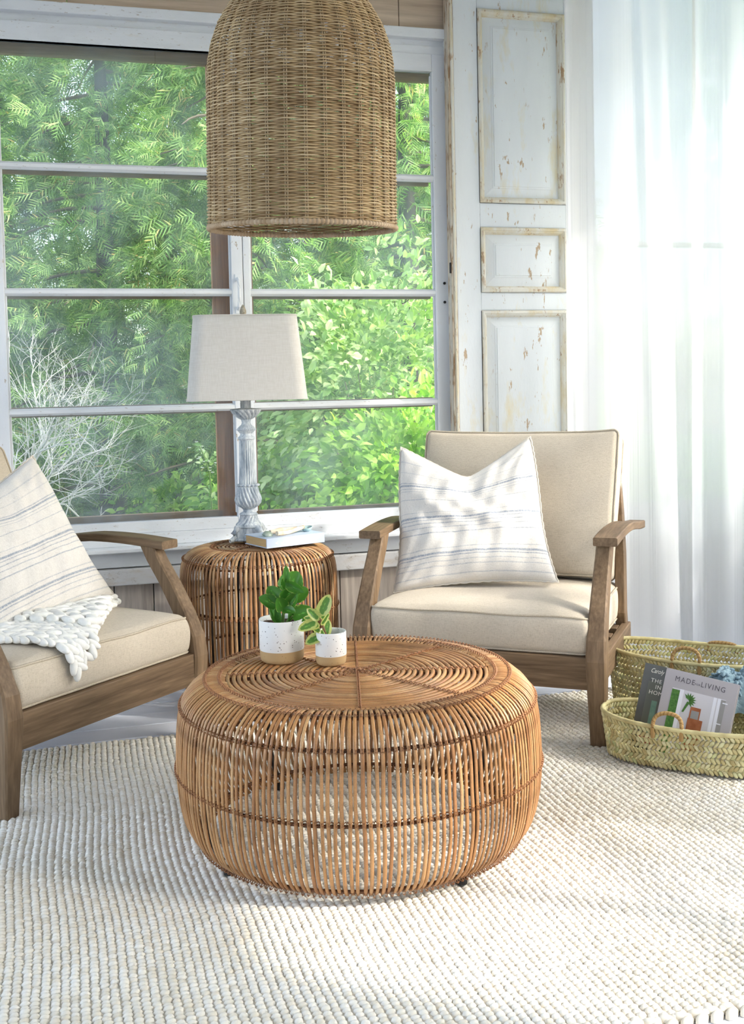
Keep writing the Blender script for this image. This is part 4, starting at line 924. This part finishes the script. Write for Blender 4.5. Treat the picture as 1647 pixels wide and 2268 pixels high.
def bigbook(label, corner, R3, w, h, th, mc, mp):
    root = empty('decor_book', corner, rot=R3.to_euler()); tag(root, label, 'book')
    MB().box(.002, w-.004, -th/2+.003, th/2-.003, .004, h-.004).build('page_block', mp, root)
    MB().box(0, w, -th/2, -th/2+.003, 0, h, .0008).build('front_cover', mc, root); MB().box(0, w, th/2-.003, th/2, 0, h, .0008).build('back_cover', mc, root); MB().box(-.002, .002, -th/2, th/2, 0, h, .0008).build('spine', mc, root)
    return root
def basis(TL, TR, BLp):
    x = (TR-TL).normalized(); z = (TL-BLp); z = (z-x*z.dot(x)).normalized(); y = z.cross(x)
    return Matrix((x, y, z)).transposed()
T1 = at(1480, 1480, 3.262); T2 = at(1638, 1518, 3.155); B1 = at(1437, 1590, 3.235)
R3 = basis(T1, T2, B1); bw, bh = (T2-T1).length, .262
book1 = bigbook('taupe decor book with a white doorway picture, front book in the low basket', T1-R3.col[2]*bh, R3, bw, bh, .024, M_c1, M_pagew)
fc = [o for o in book1.children if o.name.startswith('front_cover')][0]
th = .024
text('lettering', 'MADE', .0215, M_dk, fc, (.028, -th/2-.0004, bh-.032), (pi/2, 0, 0), spacing=1.25, sx=bw/.235)
text('lettering', 'FOR', .0075, M_dk, fc, (.098*bw/.235, -th/2-.0004, bh-.0305), (pi/2, 0, 0), spacing=1.2)
text('lettering', 'LIVING', .0215, M_dk, fc, (.117*bw/.235, -th/2-.0004, bh-.032), (pi/2, 0, 0), spacing=1.25, sx=bw/.235)
k_ = bw/.235
flat(book1, .030*k_, .205*k_, .02, bh-.052, M_pw, 1, th); flat(book1, .030*k_, .058*k_, .02, bh-.056, M_pg, 2, th); flat(book1, .056*k_, .068*k_, .02, bh-.052, M_pww, 3, th)
flat(book1, .166*k_, .176*k_, .02, bh-.052, M_pww, 2, th); flat(book1, .180*k_, .190*k_, .02, bh-.052, M_pww, 2, th); flat(book1, .190*k_, .205*k_, .02, bh-.054, M_pgry, 3, th); flat(book1, .196*k_, .212*k_, bh-.064, bh-.061, M_pww, 4, th); flat(book1, .185*k_, .203*k_, bh-.125, bh-.122, M_pww, 4, th)
flat(book1, .100*k_, .134*k_, .09, .168, M_por, 2, th); flat(book1, .105*k_, .130*k_, .125, .158, M_pgry, 3, th); flat(book1, .098*k_, .146*k_, .04, .135, M_por, 4, th)
for k in range(9):
    an = radians(-60+k*24); c0 = Vector((.090*k_, -th/2-.0012, bh-.078)); d = Vector((cos(an), 0, sin(an))); n2 = Vector((-sin(an), 0, cos(an)))
    MB().poly([c0, c0+d*.010+n2*.0035, c0+d*.022, c0+d*.010-n2*.0035]).build('cover_print', M_pg, book1)
MB().poly([(.074*k_, -th/2-.0012, bh-.115), (.080*k_, -th/2-.0012, bh-.115), (.094*k_, -th/2-.0012, bh-.085), (.086*k_, -th/2-.0012, bh-.082)]).build('cover_print', M_pg, book1)
T1 = at(1432, 1468, 3.310); T2 = at(1588, 1505, 3.215); B1 = at(1388, 1588, 3.285); R3 = basis(T1, T2, B1)
book2 = bigbook('dark olive decor book tucked behind the taupe one', T1-R3.col[2]*bh, R3, (T2-T1).length, bh, .020, M_c2, M_pagew)
fc = [o for o in book2.children if o.name.startswith('front_cover')][0]
text('lettering', 'Caroly', .019, M_gold, fc, (.018, -.0104, bh-.024), (pi/2, 0, 0), shear=.35, sx=.75); 
for i, (s_, x) in enumerate((('THE', .024), ('IN', .040), ('HOM', .024))): text('lettering', s_, .0165, M_gold, fc, (x, -.0104, bh-.052-i*.0175), (pi/2, 0, 0), spacing=1.15)
flat(book2, .018, .060, .02, bh-.05, M_pgry, 0.5, .020).data.materials[0] = plain('print glass grey', (.13, .135, .11), .5)
flat(book2, .038, .054, .045, bh-.105, M_teal, 1.0, .020); flat(book2, .020, .060, .02, .05, M_pred, 1.5, .020)

# blue cable knit blanket spilling from the back basket
bl = empty('knit_blanket', at(1652, 1528, 3.30)); tag(bl, 'blue cable knit blanket bundled at the right in the baskets', 'blanket')
n = 70; s = np.linspace(-1, 1, n); Sg, Tg = np.meshgrid(s, s, indexing='ij')
X = .135*Sg+.012*np.sin(Tg*5); rr2 = np.clip(1-Sg**2, 0, 1)**.5; Y = -.10*Tg*rr2-.015*np.sin(Sg*6)
Z = (.105*np.clip(1-(Sg*.95)**4, 0, 1)*np.clip(1-Tg**2, 0, 1)**.5)+.010*np.sin(Sg*9+Tg*4)+.010*np.abs(np.sin(Tg*14+Sg*4))*np.clip(1-Tg**2, 0, 1)+.003*np.sin(Sg*80)*np.clip(1-Tg**2, 0, 1)-.055
Z = Z+.03*np.clip(Sg, 0, 1)
MB().grid(np.stack([X, Y, Z], -1)).build('knit_folds', M_blue, bl, True)
C, Dv, S_, Nn = [], [], [], []
for c0 in (-.62, -.25, .12, .5, .8):
    for k in range(16):
        t_ = -.9+k*.12; i0 = int((c0+1)/2*(n-1)); j0 = int((t_+1)/2*(n-1)); 
        for sd in (-1, 1): C.append((X[i0, j0]+sd*.005, Y[i0, j0], Z[i0, j0]+.003)); d = np.array([sd*.5, -1, .0]); j1 = min(n-1, j0+2); d = np.array([X[i0, j1]-X[i0, j0]+sd*.006, Y[i0, j1]-Y[i0, j0], Z[i0, j1]-Z[i0, j0]]); Dv.append(d/max(np.linalg.norm(d), 1e-5)); S_.append((.0095, .0055))
lobes(C, Dv, S_, 6, 6).build('cable_stitches', M_blue, bl, True)['kind'] = 'stuff'

# ------------------------------------------------------------------ garden outside
GZ = -.22
M_grass = plain('garden ground', (.05, .09, .03), .95, (.12, .20, .05), 3, .8, bdist=.05)
o = MB().grid(np.array([[(x, y, GZ+.05*sin(x*1.3)*cos(y)) for y in np.linspace(5.0, 26, 20)] for x in np.linspace(-16, 14, 24)], float)).build('ground', M_grass); tag(o, kind='structure')
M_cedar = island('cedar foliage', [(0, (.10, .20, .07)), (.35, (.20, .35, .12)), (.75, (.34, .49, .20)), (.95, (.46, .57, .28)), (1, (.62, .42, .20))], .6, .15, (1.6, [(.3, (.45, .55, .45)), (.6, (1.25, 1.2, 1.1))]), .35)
M_leafb = island('bright shrub leaf', [(0, (.16, .34, .06)), (.5, (.32, .54, .10)), (1, (.54, .70, .22))], .45, .3, (2.5, [(.3, (.6, .65, .6)), (.6, (1.2, 1.15, 1.0))]), .4)
M_leafd = island('pale shrub leaf', [(0, (.18, .33, .10)), (.6, (.38, .52, .22)), (1, (.62, .70, .40))], .45, .3, None, .35)
M_bark = plain('dark bark', (.05, .045, .04), .9, (.12, .11, .10), 12, .6, (1, 1, .2), bdist=.01)
M_twig = plain('grey white bare twig', (.55, .52, .50), .8, (.72, .70, .68), 30)
M_twigd = plain('brown twig', (.20, .16, .12), .8)
def frames(D, r):
    D = D/np.linalg.norm(D, axis=1, keepdims=True); u = r.normal(0, .7, D.shape)+np.array([0, -.6, .8]); s_ = np.cross(D, u); s_ /= np.linalg.norm(s_, axis=1, keepdims=True); u = np.cross(s_, D)
    return np.stack([D, s_, u], -1)     # columns
def scatter(mb, tv, tq, C, F, S_):
    V = np.einsum('nij,kj->nki', F, tv)*S_[:, None, None]+C[:, None]; M = len(C); k = len(tv)
    return mb.add(V.reshape(-1, 3), q=(np.array(tq)[None]+(np.arange(M)*k)[:, None, None]).reshape(-1, 4))
# feathery cedar spray: a spine with tapering side leaflets
tv, tq = [], []
def quad(a, b_, c_, d_): k = len(tv); tv.extend([a, b_, c_, d_]); tq.append((k, k+1, k+2, k+3))
quad((0, -.012, 0), (1, -.004, -.12), (1, .004, -.12), (0, .012, 0))
for k in range(6):
    x = .10+k*.135; L = .40*(1-.68*(k/5.0))*(1 if k else .7)
    for sg in (-1, 1):
        w = .045; zd = -.12*x*x
        quad((x-w*.6, 0, zd), (x+L*.55, sg*L*.62-w*.3*sg, zd-.03), (x+L*.95, sg*L*.82, zd-.07), (x+w*.8, 0, zd))
tvC, tqC = np.array(tv), list(tq)
def cedar_mesh(seed, Ht, R0, ncl, nfr, zlow, sz):
    r = np.random.RandomState(seed); mb = MB()
    zc = zlow+(Ht-zlow)*r.rand(ncl)**1.1; an = r.uniform(0, 2*pi, ncl); taper = R0*np.clip(1.08-(zc/Ht)**1.6, .08, 1)
    rr = taper*(.45+.6*r.rand(ncl)**.6); c = np.stack([rr*np.cos(an), rr*np.sin(an), zc-.12*rr], 1)
    C = np.repeat(c, nfr, 0)+r.normal(0, .075, (ncl*nfr, 3))
    out = np.repeat(np.stack([np.cos(an), np.sin(an), np.full(ncl, -.35)], 1), nfr, 0)+r.normal(0, .45, (ncl*nfr, 3))
    return scatter(mb, tvC, tqC, C, frames(out, r), sz*r.uniform(.7, 1.25, ncl*nfr))
cm = [cedar_mesh(31, 6.2, 1.25, 520, 11, .75, .27).mesh('cedar_foliage'), cedar_mesh(32, 6.0, 1.15, 520, 11, .95, .25).mesh('cedar_foliage')]
for m_ in cm: m_.materials.append(M_cedar)
tk = MB().tube([(0, 0, -.05), (.03, .02, 1.2), (-.02, 0, 3), (0, 0, 5.5)], [.13, .10, .07, .02], 10).mesh('trunk', True); tk.materials.append(M_bark)
def branches_mesh(seed, Ht, R0, n, zlow):
    r = np.random.RandomState(seed); mb = MB()
    for k in range(n):
        z = zlow+(Ht-zlow)*k/n*.9; a = r.uniform(0, 2*pi); R1 = R0*(1.05-(z/Ht)**1.6)*.95; t = np.linspace(0, 1, 6)
        mb.tube(np.stack([R1*t*cos(a)+.05*np.sin(t*5+k), R1*t*sin(a), z-.25*t*t*R1], 1), .018*(1-t*.8)+.002, 4, cap=False)
    return mb
bmsh = branches_mesh(5, 6.0, 1.2, 46, .5).mesh('boughs'); bmsh.materials.append(M_twigd)
for i, (x, y, s_, rz, lab) in enumerate([(-3.95, 9.3, 1.0, .3, 'cedar tree outside at the far left, its sprays behind the bare branches'), (-2.30, 9.8, 1.02, 2.0, 'cedar tree filling the middle of the left window'), (-1.05, 9.2, .95, 3.9, 'cedar tree outside behind the meeting stiles of the two windows'), (.35, 9.6, 1.0, 5.2, 'cedar tree outside behind the upper right window panes')]):
    t = empty('cedar_tree', (x, y, GZ), rz); t.scale = (s_,)*3; tag(t, lab, 'tree', 'cedar trees in the garden')
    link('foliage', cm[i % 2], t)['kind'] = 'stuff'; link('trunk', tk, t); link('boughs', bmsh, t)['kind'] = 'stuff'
for i, (x, y, s_, rz) in enumerate([(-6.2, 12.4, 1.25, .9), (-4.2, 12.9, 1.3, 2.9), (-2.3, 12.6, 1.25, 4.4), (-.5, 12.9, 1.3, .2), (1.3, 12.5, 1.3, 1.9)]):
    t = empty('cedar_tree', (x, y, GZ-.9), rz); t.scale = (s_, s_, s_); tag(t, ['back row cedar tree beyond the left edge of the view', 'back row cedar tree showing behind the left edge of the left window', 'back row cedar tree showing behind the centre of the left window', 'back row cedar tree hidden behind the pendant lamp and window stiles', 'back row cedar tree showing behind the right window'][i], 'tree', 'back row of cedar trees')
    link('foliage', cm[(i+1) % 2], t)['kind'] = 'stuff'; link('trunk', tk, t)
# broad leaved shrubs right of centre
tvL = np.array([(0, 0, 0), (.35, -.26, .06), (.7, -.2, .05), (1, 0, -.12), (.7, 0, -.02), (.35, 0, 0), (.7, .2, .05), (.35, .26, .06)]); tqL = [(0, 1, 2, 5), (5, 2, 3, 4), (0, 5, 6, 7), (5, 4, 3, 6)]
tqL = [(0, 1, 2, 5), (5, 2, 3, 4), (4, 3, 6, 5), (5, 6, 7, 0)]
def shrub(name, label, c, rad, n, sz, mat, seed, droop=.4, group=None, arch=0):
    r = np.random.RandomState(seed); root = empty(name, c); tag(root, label, 'shrub', group)
    d = r.normal(0, 1, (n//5, 3)); d /= np.linalg.norm(d, axis=1, keepdims=True); q = r.uniform(.55, 1.05, (n//5, 1)); q *= 1+.18*np.sin(d[:, :1]*7)*np.cos(d[:, 2:]*6)
    c0 = d*q*np.array(rad); c0[:, 2] += rad[2]; C = np.repeat(c0, 5, 0)+r.normal(0, sz*.8, (len(c0)*5, 3))
    keep = C[:, 2] > .02; D = np.repeat(d, 5, 0)+r.normal(0, .45, C.shape)+np.array([0, -.1, -droop])
    scatter(MB(), tvL, tqL, C[keep], frames(D[keep], r), sz*r.uniform(.7, 1.3, keep.sum())).build('foliage', mat, root)['kind'] = 'stuff'
    mb = MB()
    for k in range(9):
        a = r.uniform(0, 2*pi); e = r.uniform(.3, .8); t = np.linspace(0, 1, 6); mb.tube(np.stack([t*e*rad[0]*cos(a), t*e*rad[1]*sin(a), t*rad[2]*1.6*(1-.2*t)], 1), .010*(1-.7*t), 5, cap=False)
    mb.build('stems', M_twigd, root)['kind'] = 'stuff'; return root
shrub('broadleaf_shrub', 'bright yellow-green leafy shrub outside low in the right window', (.22, 6.75, GZ), (.62, .5, .60), 5200, .075, M_leafb, 41)
shrub('broadleaf_shrub', 'pale leafy shrub outside in the middle of the right window', (.05, 7.7, GZ), (.85, .6, 1.10), 6500, .075, M_leafd, 42)
shrub('broadleaf_shrub', 'green shrub in dim shade just right of the lamp column', (-.75, 8.0, GZ), (.55, .5, .42), 3200, .075, M_leafb, 43)
shrub('broadleaf_shrub', 'low bush in the shade under the cedar, low in the left window', (-1.55, 8.9, GZ), (.45, .4, .28), 1500, .075, M_leafb, 44)
# bare twiggy bush left
def twigs(label, base, seed, levels, L0, dirs):
    root = empty('bare_shrub', base); tag(root, label, 'shrub'); r = random.Random(seed); mb = MB()
    def grow(p, d, L, rad, lev):
        n = 5; P = [Vector(p)]
        for k in range(n):
            d = (d+Vector((r.gauss(0, .14), r.gauss(0, .14), r.gauss(.02, .12)))).normalized(); P.append(P[-1]+d*L/n)
        mb.tube([q[:] for q in P], [rad*(1-.5*k/n) for k in range(n+1)], 5 if lev < 2 else 4, cap=False)
        if lev >= levels: return
        for k in range(r.choice([3, 4]) if lev else 4):
            q = P[r.randint(2, n)]; dd = (d+Vector((r.gauss(0, .6), r.gauss(0, .35), r.gauss(.05, .5)))).normalized(); grow(q, dd, L*r.uniform(.5, .8), rad*.52, lev+1)
    for d in dirs: grow((0, 0, 0), Vector(d).normalized(), L0, .011, 0)
    mb.build('branches', M_twig, root)['kind'] = 'stuff'; return root
twigs('bare grey-white twiggy bush outside in the left window panes', (-2.02, 5.9, .15), 5, 4, .62, [(.05, 0, 1), (.35, 0, 1.0), (.6, 0, .75), (-.1, .1, 1)])
twigs('low bare branch reaching right near the bottom of the left window', (-2.05, 5.8, .52), 12, 4, .42, [(1, 0, .32), (1, 0, .02)])
# hostas with white edged leaves and a stalk of small white flowers
M_hosta = vleaf('white edged hosta leaf', (.66, .70, .50), (.14, .27, .07), .62)
def leafmesh(w, m=8, k=5):
    G = np.zeros((m, k, 3)); UV = np.zeros((m, k, 2))
    for i in range(m):
        t = i/(m-1); wd = w/2*max(.02, sin(pi*min(1, t**.75*.985+.012)))**.7
        for j in range(k): s = j/(k-1)*2-1; G[i, j] = (t, s*wd, .30*sin(pi*t*.8)+.10*s*s*w-.25*t*t); UV[i, j] = (max(abs(s), abs(t*2-1)**4), t)
    return MB().grid(G, uv=UV).mesh('leaf', True)
lm = leafmesh(.5); lm.materials.append(M_hosta)
for i, (x, y, n, L, lab) in enumerate([(-1.90, 9.0, 40, .30, 'hosta clump with white-edged leaves, the larger one low in the left window'), (-2.62, 9.0, 16, .24, 'small hosta clump with white-edged leaves beside the left pillow'), (-1.52, 9.1, 14, .26, 'hosta with white-edged leaves nearest the brown storm frame')]):
    t = empty('hosta', (x, y, GZ+.02)); tag(t, lab, 'plant', 'hostas under the cedars'); r = random.Random(i)
    for k in range(n):
        o = link('leaf', lm, t); a = r.uniform(0, 2*pi); q = r.uniform(.03, .16) * (n/26.0)**.5; o.location = (cos(a)*q, sin(a)*q, .02+r.uniform(0, .12)); o.rotation_euler = (r.gauss(0, .2), r.uniform(-.7, .1), a+r.gauss(0, .3)); s_ = L*r.uniform(.6, 1.0); o.scale = (s_, s_, s_)
M_petal = plain('white petals', (.85, .85, .80), .7)
fl = empty('wild_aster', at(470, 1135, 6.2)); fl.location.z = GZ; tag(fl, 'tall stalk of tiny white flowers outside beside the brown storm frame', 'flower')
pts = [Vector((0, 0, 0))]+[at(x, y, 6.2)-fl.location for x, y in ((468, 1100), (464, 1050), (452, 1010), (440, 985))]
MB().tube([p[:] for p in pts], .005, 5).build('stem', M_stem, fl)
C, F_, r = [], [], np.random.RandomState(3); mbf, mbl = MB(), MB()
for k in range(46):
    t = r.rand()**.7; i = min(3, int(t*4)); p = pts[i+0].lerp(pts[i+1], t*4-i) if t > .2 else pts[1]; c0 = Vector((p.x+r.normal(0, .03*(.4+t)), p.y+r.normal(0, .03), p.z+r.normal(0, .03)))
    if t > .45 and k % 2: mbf.lathe([(.0005, 0), (.007, .002), (.011, .006)], 7, c0[:])
    else: scatter(mbl, tvL, tqL, np.array([c0[:]]), frames(r.normal(0, 1, (1, 3))+np.array([[0, 0, -.5]]), r), np.array([.045]))
mbf.build('blossoms', M_petal, fl)['kind'] = 'stuff'; mbl.build('leaves', M_leafd, fl)['kind'] = 'stuff'
# stone kerb glimpsed under the trees
kb = MB().box(-3.6, -2.75, 9.6, 9.75, GZ, GZ+.22, .02).build('stone_kerb', plain('pale stone', (.35, .38, .40), .8, (.45, .48, .50), 8)); tag(kb, 'pale stone garden kerb glimpsed behind the low bare branch', 'kerb')
# unseen foliage added beyond the right wall to break up the sunlight
shrub('dapple_foliage', 'unseen foliage added outside the right wall to dapple the sunlight', H2W(5.6, 1.2, 2.0)[:], (.9, 1.7, 1.1), 1500, .16, M_leafb, 51)
